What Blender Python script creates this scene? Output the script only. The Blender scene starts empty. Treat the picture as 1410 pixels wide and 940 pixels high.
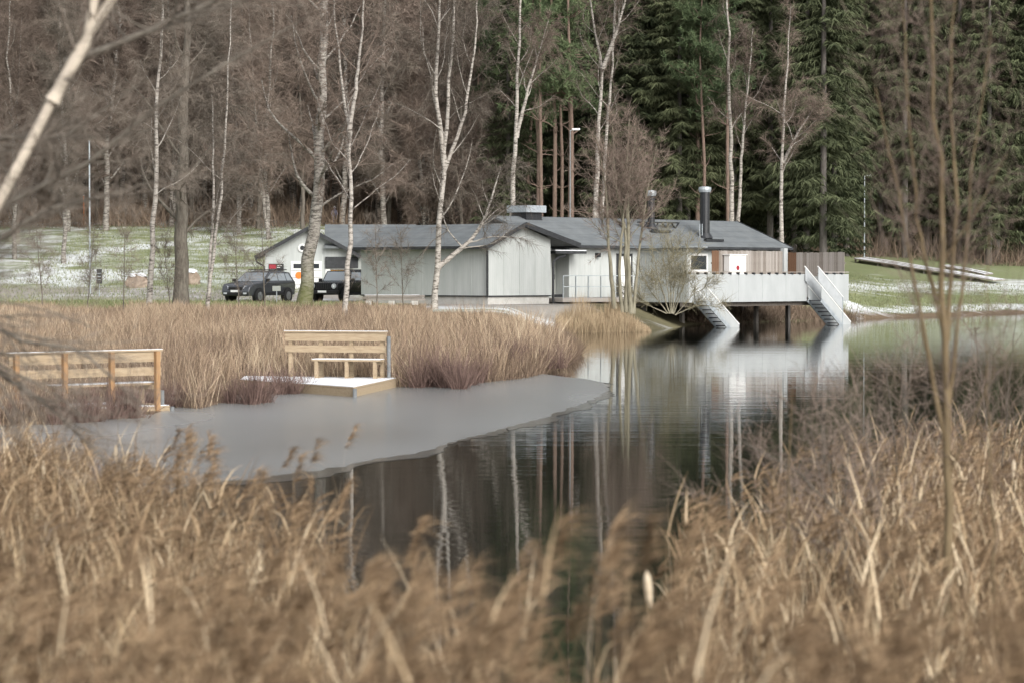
import bpy, math, random
import numpy as np
from math import radians as R, sin, cos, pi, sqrt
from mathutils import Vector, Matrix

# ------------------------------------------------------------------ camera, sky, sun, exposure
sc = bpy.context.scene
F = 3329.0                      # focal length in photo pixels (1410 wide)
CH = 2.65                       # eye height above the pond
HZ = 377.0                      # photo row of the horizon
PITCH = math.atan((470 - HZ) / F)
cd = bpy.data.cameras.new('camera'); cam = bpy.data.objects.new('camera', cd)
sc.collection.objects.link(cam); sc.camera = cam
cd.sensor_width = 36; cd.lens = 36 * F / 1410; cd.clip_start = .1; cd.clip_end = 3000
cam.location = (0, 0, CH); cam.rotation_euler = (pi / 2 - PITCH, 0, 0)
cd.dof.use_dof = True; cd.dof.focus_distance = 100; cd.dof.aperture_fstop = 3.0
SUN_EL, SUN_AZ = R(34), R(150)   # azimuth clockwise from +Y
w = bpy.data.worlds.new('World'); sc.world = w; w.use_nodes = True
nt = w.node_tree; bg = nt.nodes['Background']
sky = nt.nodes.new('ShaderNodeTexSky'); sky.sky_type = 'NISHITA'; sky.sun_disc = False
sky.sun_elevation = SUN_EL; sky.sun_rotation = SUN_AZ; sky.dust_density = 4; sky.air_density = 1
hs = nt.nodes.new('ShaderNodeHueSaturation'); hs.inputs['Saturation'].default_value = .2
nt.links.new(sky.outputs[0], hs.inputs['Color']); nt.links.new(hs.outputs[0], bg.inputs[0])
bg.inputs[1].default_value = .15
sl = bpy.data.lights.new('sun', 'SUN'); so = bpy.data.objects.new('sun', sl); sc.collection.objects.link(so)
sl.energy = .75; sl.angle = R(30); sl.color = (1, .96, .9)
sd = Vector((sin(SUN_AZ) * cos(SUN_EL), cos(SUN_AZ) * cos(SUN_EL), sin(SUN_EL)))
so.rotation_euler = sd.to_track_quat('Z', 'Y').to_euler()
sc.view_settings.view_transform = 'Standard'; sc.view_settings.look = 'None'
sc.view_settings.gamma = 1; sc.view_settings.use_curve_mapping = False
sc.view_settings.exposure = .78
sc.render.engine = 'CYCLES'; sc.cycles.use_denoising = True
sc.cycles.max_bounces = 5; sc.cycles.diffuse_bounces = 2; sc.cycles.glossy_bounces = 3
sc.cycles.transmission_bounces = 3; sc.cycles.caustics_reflective = False

# ------------------------------------------------------------------ helpers
col = sc.collection
rng = np.random.default_rng(7); random.seed(7)
cP, sP = cos(PITCH), sin(PITCH)
def P(x, y, Y):
    "point seen at photo pixel (x, y) at depth Y"
    v = 470 - y
    d = (x - 705, F * cP + v * sP, -F * sP + v * cP)
    k = Y / d[1]
    return np.array([d[0] * k, Y, CH + d[2] * k])
def Gz(x, y, z=0.0):
    a = P(x, y, 1.0); k = (z - CH) / (a[2] - CH)
    return a[0] * k, k
def tag(o, label=None, cat=None, group=None, kind=None):
    if label: o['label'] = label
    if cat: o['category'] = cat
    if group: o['group'] = group
    if kind: o['kind'] = kind
    return o
def link(name, me, parent=None, loc=(0, 0, 0), rz=0):
    o = bpy.data.objects.new(name, me); col.objects.link(o)
    o.location = loc; o.rotation_euler = (0, 0, rz)
    if parent: o.parent = parent
    return o
def thing(name, label, cat, loc=(0, 0, 0), rz=0, group=None):
    return tag(link(name, None, None, loc, rz), label, cat, group)
def copy_tree(o, parent=None):
    c = o.copy(); col.objects.link(c); c.parent = parent
    for ch in list(o.children): copy_tree(ch, c)
    return c
def npmesh(name, V, T, mat, tint=None, smooth=False):
    V = np.asarray(V, np.float32); T = np.asarray(T, np.int32)
    me = bpy.data.meshes.new(name)
    me.vertices.add(len(V)); me.vertices.foreach_set('co', V.ravel())
    me.loops.add(T.size); me.loops.foreach_set('vertex_index', T.ravel())
    me.polygons.add(len(T)); me.polygons.foreach_set('loop_start', np.arange(0, T.size, 3, dtype=np.int32))
    if smooth: me.polygons.foreach_set('use_smooth', np.ones(len(T), bool))
    if tint is not None:
        at = me.attributes.new('tint', 'FLOAT', 'POINT'); at.data.foreach_set('value', np.asarray(tint, np.float32))
    me.update(calc_edges=True); me.materials.append(mat)
    return me
def norm(a): return a / np.maximum(np.linalg.norm(a, axis=-1, keepdims=True), 1e-9)
def ribbons(start, d, L, w, bend, segs, r=rng):
    "n tapered strips: p(t) = start + L (d t + bend t^2)"
    n = len(start); d = norm(d)
    side = norm(np.cross(d, r.normal(size=(n, 3))))
    L = np.broadcast_to(L, n)[:, None]; w = np.broadcast_to(w, n)[:, None]
    vs = []
    for i in range(segs):
        t = i / segs; p = start + L * (d * t + bend * t * t); ww = w * (.5 - .3 * t)
        vs += [p - side * ww, p + side * ww]
    vs.append(start + L * (d + bend))
    V = np.stack(vs, 1); k = 2 * segs + 1; tr = []
    for i in range(segs - 1):
        a = 2 * i; tr += [(a, a + 1, a + 3), (a, a + 3, a + 2)]
    a = 2 * (segs - 1); tr.append((a, a + 1, a + 2))
    T = (np.arange(n) * k)[:, None, None] + np.array(tr)[None]
    return V.reshape(-1, 3), T.reshape(-1, 3), k
class Soup:
    "collects numpy triangle soups with a tint per vertex"
    def __init__(s): s.V = []; s.T = []; s.t = []; s.n = 0
    def add(s, V, T, tint):
        s.V.append(V); s.T.append(T + s.n); s.n += len(V)
        s.t.append(np.broadcast_to(tint, len(V)))
    def rib(s, start, d, L, w, bend, segs, tint, r=rng):
        V, T, k = ribbons(start, d, L, w, bend, segs, r)
        s.add(V, T, np.repeat(np.broadcast_to(tint, len(start)), k))
    def mesh(s, name, mat, smooth=False):
        return npmesh(name, np.concatenate(s.V), np.concatenate(s.T), mat, np.concatenate(s.t), smooth)
def tube_np(pts, rad, n):
    pts = np.asarray(pts, float); m = len(pts)
    tg = norm(np.gradient(pts, axis=0)); ref = np.array([1., .13, .07]) if abs(tg[0][0]) < .8 else np.array([0., 1., .1])
    u = norm(np.cross(tg, ref)); v = np.cross(tg, u)
    a = np.arange(n) * 2 * pi / n
    V = pts[:, None] + np.asarray(rad)[:, None, None] * (np.cos(a)[None, :, None] * u[:, None] + np.sin(a)[None, :, None] * v[:, None])
    i = np.arange(m - 1)[:, None] * n; j = np.arange(n)[None]; k = (j + 1) % n
    q0 = (i + j).ravel(); q1 = (i + k).ravel(); q2 = (i + n + k).ravel(); q3 = (i + n + j).ravel()
    T = np.concatenate([np.stack([q0, q1, q2], 1), np.stack([q0, q2, q3], 1)])
    return V.reshape(-1, 3), T

class MB:
    "hard-surface builder in local coordinates"
    def __init__(s): s.v = []; s.f = []
    def poly(s, pts, faces):
        b = len(s.v); s.v += [tuple(p) for p in pts]; s.f += [tuple(b + i for i in f) for f in faces]; return s
    def box(s, x0, x1, y0, y1, z0, z1):
        return s.poly([(x0, y0, z0), (x1, y0, z0), (x1, y1, z0), (x0, y1, z0), (x0, y0, z1), (x1, y0, z1), (x1, y1, z1), (x0, y1, z1)],
                      [(0, 3, 2, 1), (4, 5, 6, 7), (0, 1, 5, 4), (1, 2, 6, 5), (2, 3, 7, 6), (3, 0, 4, 7)])
    def bar(s, a, b, w, h, up=(0, 0, 1)):
        a = np.array(a, float); b = np.array(b, float); d = norm(b - a); up = np.array(up, float)
        sd_ = np.cross(d, up)
        sd_ = norm(sd_) if np.linalg.norm(sd_) > 1e-6 else np.array([1., 0, 0]); u = np.cross(sd_, d)
        pts = [p + i * sd_ * w / 2 + j * u * h / 2 for p in (a, b) for i, j in ((-1, -1), (1, -1), (1, 1), (-1, 1))]
        return s.poly(pts, [(0, 1, 2, 3), (7, 6, 5, 4), (0, 4, 5, 1), (1, 5, 6, 2), (2, 6, 7, 3), (3, 7, 4, 0)])
    def tube(s, pts, rad, n=10):
        rad = [rad] * len(pts) if np.isscalar(rad) else rad
        V, T = tube_np(pts, rad, n); b = len(s.v); s.v += [tuple(p) for p in V]; s.f += [tuple(int(i) + b for i in t) for t in T]
        s.f.append(tuple(b + i for i in range(n))[::-1]); s.f.append(tuple(b + (len(pts) - 1) * n + i for i in range(n))); return s
    def prism(s, prof, axis, a, b):
        "profile of 2D points extruded along axis x, y or z from a to b"
        f = {'x': lambda p, t: (t, p[0], p[1]), 'y': lambda p, t: (p[0], t, p[1]), 'z': lambda p, t: (p[0], p[1], t)}[axis]
        n = len(prof)
        return s.poly([f(p, a) for p in prof] + [f(p, b) for p in prof],
                      [tuple(range(n))[::-1], tuple(range(n, 2 * n))] + [(i, (i + 1) % n, n + (i + 1) % n, n + i) for i in range(n)])
    def build(s, name, mat, parent=None, loc=(0, 0, 0), rz=0, bevel=0, smooth=False):
        me = bpy.data.meshes.new(name); me.from_pydata(s.v, [], s.f); me.update(); me.materials.append(mat)
        import bmesh
        bm = bmesh.new(); bm.from_mesh(me); bmesh.ops.recalc_face_normals(bm, faces=bm.faces)
        if bevel: bmesh.ops.bevel(bm, geom=[e for e in bm.edges if len(e.link_faces) == 2 and e.calc_face_angle(0) > .5], offset=bevel, segments=2, affect='EDGES', profile=.6)
        bm.to_mesh(me); bm.free()
        if smooth:
            for p in me.polygons: p.use_smooth = True
        return link(name, me, parent, loc, rz)

# ------------------------------------------------------------------ materials
def mat(name, base=(.5, .5, .5), rough=.7, metal=0, spec=.4):
    m = bpy.data.materials.new(name); m.use_nodes = True
    b = m.node_tree.nodes['Principled BSDF']; b.inputs['Base Color'].default_value = (*base, 1)
    b.inputs['Roughness'].default_value = rough; b.inputs['Metallic'].default_value = metal
    b.inputs['Specular IOR Level'].default_value = spec
    return m
class N:
    def __init__(s, m): s.t = m.node_tree; s.b = s.t.nodes['Principled BSDF']
    def new(s, typ, **kw):
        n = s.t.nodes.new(typ)
        for k, v in kw.items():
            if k in n.inputs: n.inputs[k].default_value = v
            else: setattr(n, k, v)
        return n
    def ln(s, a, b): s.t.links.new(a, b)
    def noise(s, scale, detail=4, rough=.6, sc3=(1, 1, 1), coord='Object', rot=(0, 0, 0)):
        tc = s.new('ShaderNodeTexCoord'); mp = s.new('ShaderNodeMapping'); mp.inputs['Scale'].default_value = sc3
        mp.inputs['Rotation'].default_value = rot
        nz = s.new('ShaderNodeTexNoise'); nz.inputs['Scale'].default_value = scale; nz.inputs['Detail'].default_value = detail; nz.inputs['Roughness'].default_value = rough
        s.ln(tc.outputs[coord], mp.inputs[0]); s.ln(mp.outputs[0], nz.inputs['Vector']); return nz.outputs['Fac']
    def ramp(s, fac, stops):
        r = s.new('ShaderNodeValToRGB'); e = r.color_ramp.elements
        while len(e) < len(stops): e.new(.5)
        for el, (p, c) in zip(e, stops): el.position = p; el.color = (*c, 1)
        s.ln(fac, r.inputs[0]); return r.outputs[0]
    def mix(s, fac, a, b, mode='MIX'):
        x = s.new('ShaderNodeMix', data_type='RGBA', blend_type=mode)
        for v, i in ((fac, 0), (a, 6), (b, 7)):
            if hasattr(v, 'is_linked'): s.ln(v, x.inputs[i])
            else: x.inputs[i].default_value = v if i == 0 else (*v, 1)
        return x.outputs[2]
    def math(s, op, a, b=0.0, c=0.0):
        x = s.new('ShaderNodeMath', operation=op)
        for v, i in ((a, 0), (b, 1), (c, 2)):
            if hasattr(v, 'is_linked'): s.ln(v, x.inputs[i])
            else: x.inputs[i].default_value = v
        return x.outputs[0]
    def color(s, c): s.ln(c, s.b.inputs['Base Color'])
    def bump(s, h, strength=.3, dist=.02):
        b = s.new('ShaderNodeBump'); b.inputs['Strength'].default_value = strength; b.inputs['Distance'].default_value = dist
        s.ln(h, b.inputs['Height']); s.ln(b.outputs[0], s.b.inputs['Normal'])
def noisy(name, a, b, scale=6, rough=.8, sc3=(1, 1, 1), bump=0, metal=0, spec=.3, detail=5, dist=.01):
    m = mat(name, a, rough, metal, spec); n = N(m); f = n.noise(scale, detail, .65, sc3)
    n.color(n.ramp(f, [(.3, a), (.7, b)]))
    if bump: n.bump(f, bump, dist)
    return m
def tinted(name, stops, rough=.8, trans=0):
    m = mat(name, stops[0][1], rough, 0, .15); n = N(m); a = n.new('ShaderNodeAttribute', attribute_name='tint')
    n.color(n.ramp(a.outputs['Fac'], stops)); return m
def foliage(name, c0, c1, tint=True):
    "leaf or twig colour varying by piece and by tree"
    m = mat(name, c0, .85, 0, .1); n = N(m); a = n.new('ShaderNodeAttribute', attribute_name='tint')
    oi = n.new('ShaderNodeObjectInfo')
    f = n.math('ADD', n.math('MULTIPLY', a.outputs['Fac'], .5), n.math('MULTIPLY', oi.outputs['Random'], .5))
    n.color(n.ramp(f, [(.05, c0), (.95, c1)])); return m
def birch_bark(name, white=(.52, .49, .44), dark=(.05, .045, .04), thr=.5):
    m = mat(name, white, .75, 0, .2); n = N(m)
    f = n.noise(2.2, 5, .7, (1.5, 1.5, 5)); g = n.noise(.5, 3, .6, (1, 1, .6))
    c = n.ramp(f, [(thr - .12, dark), (thr - .02, tuple(.7 * x for x in white)), (thr + .1, white)])
    n.color(n.mix(n.math('MULTIPLY', g, .5), c, (.22, .18, .15))); n.bump(f, .4, .02); return m
M = {}
def wall_mat():
    m = mat('painted_board_cladding', (.6, .62, .6), .7, 0, .25); n = N(m)
    tc = n.new('ShaderNodeTexCoord'); sp = n.new('ShaderNodeSeparateXYZ'); n.ln(tc.outputs['Object'], sp.inputs[0])
    u = n.math('ADD', sp.outputs[0], sp.outputs[1])
    saw = n.math('FRACT', n.math('MULTIPLY', u, 7.0)); grv = n.math('LESS_THAN', saw, .12)
    f = n.noise(1.2, 5, .65, (2, 2, .35)); g = n.noise(9, 3, .6, (3, 3, .1))
    c = n.ramp(f, [(.3, (.42, .445, .43)), (.7, (.54, .56, .545))])
    c = n.mix(n.math('MULTIPLY', g, .3), c, (.36, .38, .36)); c = n.mix(n.math('MULTIPLY', grv, .35), c, (.35, .37, .36))
    n.color(c); n.bump(n.math('SUBTRACT', 1.0, grv), .5, .012); return m
M['wall'] = wall_mat()
M['grey_green'] = noisy('grey_green_painted_board', (.34, .36, .33), (.42, .43, .4), 2, .75, (4, 4, .4), .2)  # grey-green board paint of the entrance door and the small sign
M['plinth'] = noisy('pale_concrete', (.42, .41, .38), (.56, .55, .52), 3, .9, bump=.2)
def roof_mat():
    m = mat('slate_blue_roof_felt', (.13, .15, .165), .75, 0, .35); n = N(m); f = n.noise(1.1, 8, .7); g = n.noise(.6, 4, .6, (3, 3, .3))
    tc = n.new('ShaderNodeTexCoord'); sp = n.new('ShaderNodeSeparateXYZ'); n.ln(tc.outputs['Object'], sp.inputs[0])
    seam = n.math('LESS_THAN', n.math('FRACT', n.math('MULTIPLY', sp.outputs[2], 3.2)), .09)
    c = n.ramp(f, [(.3, (.085, .1, .112)), (.7, (.17, .187, .2))]); c = n.mix(n.math('MULTIPLY', g, .45), c, (.2, .2, .18))
    n.color(n.mix(n.math('MULTIPLY', seam, .4), c, (.06, .07, .075))); n.bump(n.math('ADD', f, seam), .25, .02); return m
M['roof'] = roof_mat()
M['black'] = noisy('black_metal', (.012, .013, .015), (.03, .032, .035), 8, .35, spec=.5)
M['dark'] = noisy('charcoal_fascia', (.022, .024, .026), (.05, .052, .055), 4, .6)
M['white'] = noisy('white_paint', (.72, .72, .7), (.8, .8, .78), 4, .6)
M['galv'] = noisy('galvanised_steel', (.36, .4, .43), (.52, .56, .58), 5, .45, metal=.5, bump=.05)
M['rail'] = noisy('galvanised_rail', (.3, .34, .36), (.44, .47, .48), 5, .5, metal=.3)
M['panel'] = noisy('pale_deck_panel', (.37, .39, .39), (.45, .47, .47), 1.2, .6, (1, 1, .4), .05)
M['grille'] = noisy('frosted_panel', (.36, .38, .39), (.46, .48, .49), 3, .5)
M['plank'] = noisy('weathered_plank', (.13, .11, .095), (.28, .245, .21), 5, .85, (6, 6, .6), .4)
def vary(m):
    n = N(m); oi = n.new('ShaderNodeObjectInfo'); old = n.b.inputs['Base Color'].links[0].from_socket
    n.color(n.mix(n.math('MULTIPLY', oi.outputs['Random'], .75), old, (.42, .39, .36))); return m
vary(M['plank'])
M['newplank'] = noisy('red_brown_plank', (.12, .065, .038), (.18, .1, .06), 5, .8, (6, 6, .6), .4)
M['timber'] = noisy('fresh_pine_timber', (.29, .215, .135), (.44, .35, .24), 4, .8, (1, 8, 8), .25)
M['timber_o'] = noisy('orange_pine_post', (.27, .15, .07), (.4, .25, .13), 4, .8, (8, 8, 1), .25)
M['snow'] = noisy('thin_snow', (.7, .72, .75), (.8, .81, .83), 9, .9, bump=.3)
M['glass'] = mat('window_glass', (.03, .035, .04), .06, 0, .7)
M['dimpole'] = noisy('dull_grey_pole', (.14, .15, .155), (.24, .25, .255), 5, .7)
M['rock'] = noisy('granite_boulder', (.2, .15, .11), (.38, .31, .25), 3, .9, bump=.5)
M['tyre'] = mat('tyre_rubber', (.015, .015, .016), .85)
M['rim'] = noisy('alloy_rim', (.3, .31, .32), (.45, .46, .47), 8, .35, metal=.8)
M['carpaint_g'] = mat('dark_grey_car_paint', (.085, .09, .1), .22, .4, .6)
M['carpaint_b'] = mat('black_car_paint', (.010, .011, .013), .22, .2, .6)
M['trim'] = mat('black_plastic_trim', (.012, .012, .013), .6)
M['carglass'] = mat('car_glass', (.34, .37, .39), .05, .5, 1.0)
M['lamp'] = mat('headlight_lens', (.6, .63, .66), .15, .2, .7)
M['plate'] = mat('licence_plate', (.75, .76, .76), .4)
M['red'] = mat('red_sign_paint', (.3, .025, .04), .5)
M['orange'] = mat('orange_sign_paint', (.75, .2, .03), .5)
M['yellow'] = noisy('yellow_orange_print', (.6, .42, .06), (.5, .16, .05), 6, .6)
M['bark_birch'] = birch_bark('birch_bark')
M['bark_birch_b'] = birch_bark('old_birch_bark', (.42, .4, .36), thr=.54)
M['bark_moss'] = None
M['bark_alder'] = noisy('grey_brown_bark', (.075, .062, .05), (.2, .18, .15), 5, .9, (2, 2, .5), .6, dist=.03)
M['bark_olive'] = noisy('olive_grey_bark', (.14, .125, .085), (.3, .28, .21), 5, .9, (2, 2, .5), .4)
M['bark_pine'] = noisy('red_pine_bark', (.12, .088, .07), (.23, .165, .13), 4, .9, (2, 2, .5), .6, dist=.03)
M['bark_spruce'] = noisy('spruce_bark', (.085, .075, .065), (.18, .165, .15), 4, .9, (2, 2, .5), .6, dist=.03)
M['bark_shoot'] = noisy('yellow_brown_shoot', (.11, .08, .045), (.2, .15, .085), 5, .8, (3, 3, .6), .2)
M['twig'] = foliage('bare_birch_twigs', (.085, .073, .06), (.25, .212, .175))
M['twig_red'] = foliage('reddish_twigs', (.105, .082, .068), (.28, .22, .18))
M['twig_pale'] = foliage('pale_willow_twigs', (.16, .14, .09), (.32, .29, .19))
M['spruce'] = foliage('spruce_needles', (.034, .045, .025), (.135, .15, .08))
M['pine'] = foliage('pine_needles', (.05, .075, .04), (.15, .19, .095))
M['reed'] = tinted('dry_sedge', [(0, (.13, .092, .07)), (.5, (.34, .25, .17)), (1, (.56, .46, .33))])
M['reed_fg'] = tinted('dry_reed', [(0, (.1, .066, .04)), (.4, (.29, .2, .12)), (.75, (.48, .36, .22)), (1, (.68, .56, .39))])
M['reed_gold'] = tinted('golden_reed', [(0, (.25, .18, .11)), (1, (.52, .41, .27))])
M['purple'] = tinted('purple_twigs', [(0, (.085, .055, .048)), (1, (.23, .155, .13))])
M['grassblade'] = tinted('grass_blade', [(0, (.09, .11, .045)), (.7, (.24, .26, .13)), (1, (.34, .35, .2))])

def water_mat():
    m = mat('pond_water', (.012, .014, .011), .02, 0, .5); n = N(m); n.b.inputs['IOR'].default_value = 1.333
    f = n.noise(1.0, 3, .55, (.5, 3.2, 1)); g = n.noise(1.0, 2, .5, (.12, .5, 1)); p = n.noise(.06, 2, .5, (1, .5, 1))
    h = n.math('ADD', n.math('MULTIPLY', f, n.math('MULTIPLY', p, 1.0)), n.math('MULTIPLY', g, .8))
    n.bump(h, .05, .1); return m
def ice_mat(name, c0, c1, r0, r1, spec):
    m = mat(name, c0, .3, 0, spec); n = N(m); f = n.noise(.16, 2, .5, (1, .35, 1)); k = n.noise(2.5, 5, .7, (1, .5, 1))
    c = n.ramp(f, [(.32, c0), (.68, c1)]); n.color(c)
    n.ln(n.ramp(f, [(.3, (r0,) * 3), (.7, (r1,) * 3)]), n.b.inputs['Roughness']); return m
M['water'] = water_mat(); M['ice'] = ice_mat('thin_grey_ice', (.17, .176, .172), (.225, .23, .225), .2, .3, .5); M['ice_edge'] = ice_mat('new_clear_ice', (.05, .055, .052), (.12, .125, .12), .08, .2, .5)
def ground_mat():
    m = mat('ground', (.1, .1, .05), .95, 0, .1); n = N(m)
    at = n.new('ShaderNodeAttribute', attribute_name='zone'); sp = n.new('ShaderNodeSeparateColor'); n.ln(at.outputs['Color'], sp.inputs[0])
    fine = n.noise(2.5, 6, .7); big = n.noise(.25, 4, .6); st = n.noise(.35, 5, .65, (.6, 1.6, 1))
    grass = n.mix(fine, (.1, .14, .05), (.22, .26, .12)); grass = n.mix(n.math('MULTIPLY', big, .7), grass, (.27, .26, .18))
    litter = n.mix(fine, (.085, .06, .04), (.2, .15, .1)); gravel = n.mix(fine, (.22, .2, .18), (.36, .34, .31))
    c = n.mix(sp.outputs[0], litter, grass); c = n.mix(sp.outputs[2], c, gravel)
    fr = n.math('ADD', n.math('MULTIPLY', st, .9), n.math('MULTIPLY', fine, .14))
    fr = n.math('ADD', fr, n.math('MULTIPLY', sp.outputs[1], 1.0))
    frm = n.ramp(fr, [(.93, (0, 0, 0)), (1.0, (1, 1, 1))])
    mp = n.new('ShaderNodeMapRange'); mp.inputs[1].default_value = .62; mp.inputs[2].default_value = .86
    n.ln(fr, mp.inputs[0])
    n.color(n.mix(n.math('MULTIPLY', mp.outputs[0], .9), c, (.66, .68, .7))); n.bump(fine, .6, .05); return m
M['ground'] = ground_mat()

# ------------------------------------------------------------------ terrain
def gz(x, y): return Gz(x, y)
POND = [(-14, 31.5), (-9, 29), (-6, 25.5), (-3.6, 20), (-2.0, 15), (-1.6, 10.5), (.6, 10.0), (1.2, 12.5), (1.4, 15.5), (2.7, 20), (4.2, 25.5), (6.0, 28.5), (9.5, 30.5),
        (22, 34), (45, 50), (80, 100), (90, 160), (62, 172), (34.6, 163), (23.7, 146), (19.5, 141), (16.5, 136), (12, 130.5), (9.4, 126), (8.0, 118), (5.2, 111.5), (2.6, 110),
        (1.85, 97), (2.0, 80), (1.3, 69), (.1, 61.5), (-1.7, 57.2), (-2.6, 57), (-3.6, 54.6), (-5.3, 55.4), (-6.0, 54.5), (-6.2, 50), (-6.5, 46), (-8.5, 42.5), (-15, 41), (-26, 39), (-26, 34)]
PA = np.array(POND, float); PB = np.roll(PA, -1, 0)
def pond_sd(X, Y):
    "signed distance to the shoreline, positive on land"
    p = np.stack([X, Y], -1)[..., None, :]; e = PB - PA; wv = p - PA
    t = np.clip((wv * e).sum(-1) / (e * e).sum(-1), 0, 1); d = np.sqrt(((wv - t[..., None] * e) ** 2).sum(-1)).min(-1)
    ax, ay, bx, by = PA[:, 0], PA[:, 1], PB[:, 0], PB[:, 1]
    c = ((ay > Y[..., None]) != (by > Y[..., None])) & (X[..., None] < (bx - ax) * (Y[..., None] - ay) / (by - ay + 1e-12) + ax)
    return np.where(c.sum(-1) % 2 == 1, -d, d)
def sst(a, b, x):
    t = np.clip((x - a) / (b - a), 0, 1); return t * t * (3 - 2 * t)
def height(X, Y):
    X = np.asarray(X, float); Y = np.asarray(Y, float); d = pond_sd(X, Y)
    bump = .12 * np.sin(X * .9 + 1.3) * np.sin(Y * .7) + .07 * np.sin(X * 2.1 + Y * 1.7)
    left = np.clip(.05 + .0185 * (Y - 50), .01, 1.15)
    s = sst(-4, -14, X); up = np.maximum(0, Y - 131)
    left = left + (.114 * s + .035 * (1 - s)) * np.minimum(up, 48) + .6 * bump * sst(128, 150, Y)
    right = .08 + .15 * np.minimum(d, 26) + .3 * bump * sst(3, 12, d)
    k = sst(17, 23, X)
    far = left * (1 - k) + right * k
    near = np.clip(.25 + .1 * (10 - Y), .2, 1.05) + .2 * bump
    q = sst(34, 40, Y - .0 * X) * (X < 5) + (X >= 5) * sst(95, 115, Y)
    T = near * (1 - q) + far * q
    T = T + .24 * np.maximum(0, Y - 188) * sst(188, 206, Y)
    T = np.minimum(T, 45)
    return np.where(d > 0, np.minimum(T, .0 + .4 * d), -np.minimum(1.3, .35 * -d))
def hz(x, y): return float(height(np.array([x]), np.array([y]))[0])
def hit(px, py, y0=35., y1=260.):
    "where the ray through a photo pixel meets the terrain"
    Ys = np.arange(y0, y1, .25); a = P(px, py, 1.0)
    z = CH + (a[2] - CH) * Ys; h = height(a[0] * Ys, Ys); i = np.argmax(h >= z)
    if not (h >= z).any(): i = len(Ys) - 1
    return float(a[0] * Ys[i]), float(Ys[i]), float(h[i])
def at(px, Y):
    X = (px - 705) / F * Y; return X, Y, hz(X, Y)

def polydist(X, Y, pts):
    d = np.full(X.shape, 1e9)
    for (ax, ay), (bx, by) in zip(pts[:-1], pts[1:]):
        ex, ey = bx - ax, by - ay; t = np.clip(((X - ax) * ex + (Y - ay) * ey) / (ex * ex + ey * ey), 0, 1)
        d = np.minimum(d, np.hypot(X - ax - t * ex, Y - ay - t * ey))
    return d
xs = np.concatenate([np.arange(-110, -32, 4), np.arange(-32, 46, .6), np.arange(46, 150, 4)])
ys = np.concatenate([np.arange(-12, 36, .5), np.arange(36, 190, .6), np.arange(190, 420, 5)])
GX, GY = np.meshgrid(xs, ys); GZ = height(GX, GY); GD = pond_sd(GX, GY)
nx, ny = len(xs), len(ys)
idx = (np.arange(ny - 1)[:, None] * nx + np.arange(nx - 1)[None]).ravel()
T = np.concatenate([np.stack([idx, idx + 1, idx + nx + 1], 1), np.stack([idx, idx + nx + 1, idx + nx], 1)])
gme = npmesh('ground', np.stack([GX, GY, GZ], -1).reshape(-1, 3), T, M['ground'], None, True)
grass = np.where(GX < 17, sst(100, 106, GY) * (1 - sst(172, 180, GY)), (1 - sst(30, 36, GD)) * sst(.6, 2, GD) * (GY > 100))
grass = np.where((GX > -5) & (GX < 17) & (GY > 108), grass * .35, grass)
path_l = [hit(x, y)[:2] for x, y in ((430, 318), (318, 324), (204, 338), (127, 347), (95, 361), (40, 380))]
path_c = [hit(x, y)[:2] for x, y in ((0, 304), (60, 303), (150, 302), (260, 304))]
frost = .42 * np.exp(-(polydist(GX, GY, path_l) / 1.6) ** 2) + .35 * np.exp(-(polydist(GX, GY, path_c) / 3) ** 2)
patch = [hit(x, y)[:2] for x, y in ((70, 385), (150, 380))]
frost = np.maximum(frost, .4 * np.exp(-(polydist(GX, GY, patch) / 4.5) ** 2))
frost = np.maximum(frost, (GX > 20) * (.45 * np.exp(-((GD - 2.0) / 1.2) ** 2) + .3 * np.exp(-((GD - 11) / 3.) ** 2) + .42 * np.exp(-((GD - 27) / 2.5) ** 2) * (1 - sst(182, 186, GY))))
frost = np.maximum(frost, .17 * (GX < -8) * (GY > 128) * (GY < 178))
frost = np.maximum(frost, .3 * ((GX > -4) & (GX < 4.5)) * np.exp(-((GY - 108) / 6) ** 2))
road = [hit(x, y)[:2] for x, y in ((-60, 404), (100, 404), (200, 404), (330, 409), (440, 410))]
gravel = np.maximum(np.exp(-(polydist(GX, GY, road) / 3.2) ** 4), ((GX > -4) & (GX < 4) & (GY > 111) & (GY < 121)) * .9)
frost = frost * (1 - .5 * gravel)
zc = np.stack([grass * (1 - 0), frost, gravel, np.ones_like(frost)], -1).reshape(-1, 4).astype(np.float32)
ca = gme.color_attributes.new('zone', 'FLOAT_COLOR', 'POINT'); ca.data.foreach_set('color', zc.ravel())
tag(link('ground', gme), kind='structure')
tag(MB().poly([(-140, -20, 0), (170, -20, 0), (170, 200, 0), (-140, 200, 0)], [(0, 1, 2, 3)]).build('water', M['water']), kind='structure')
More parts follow.
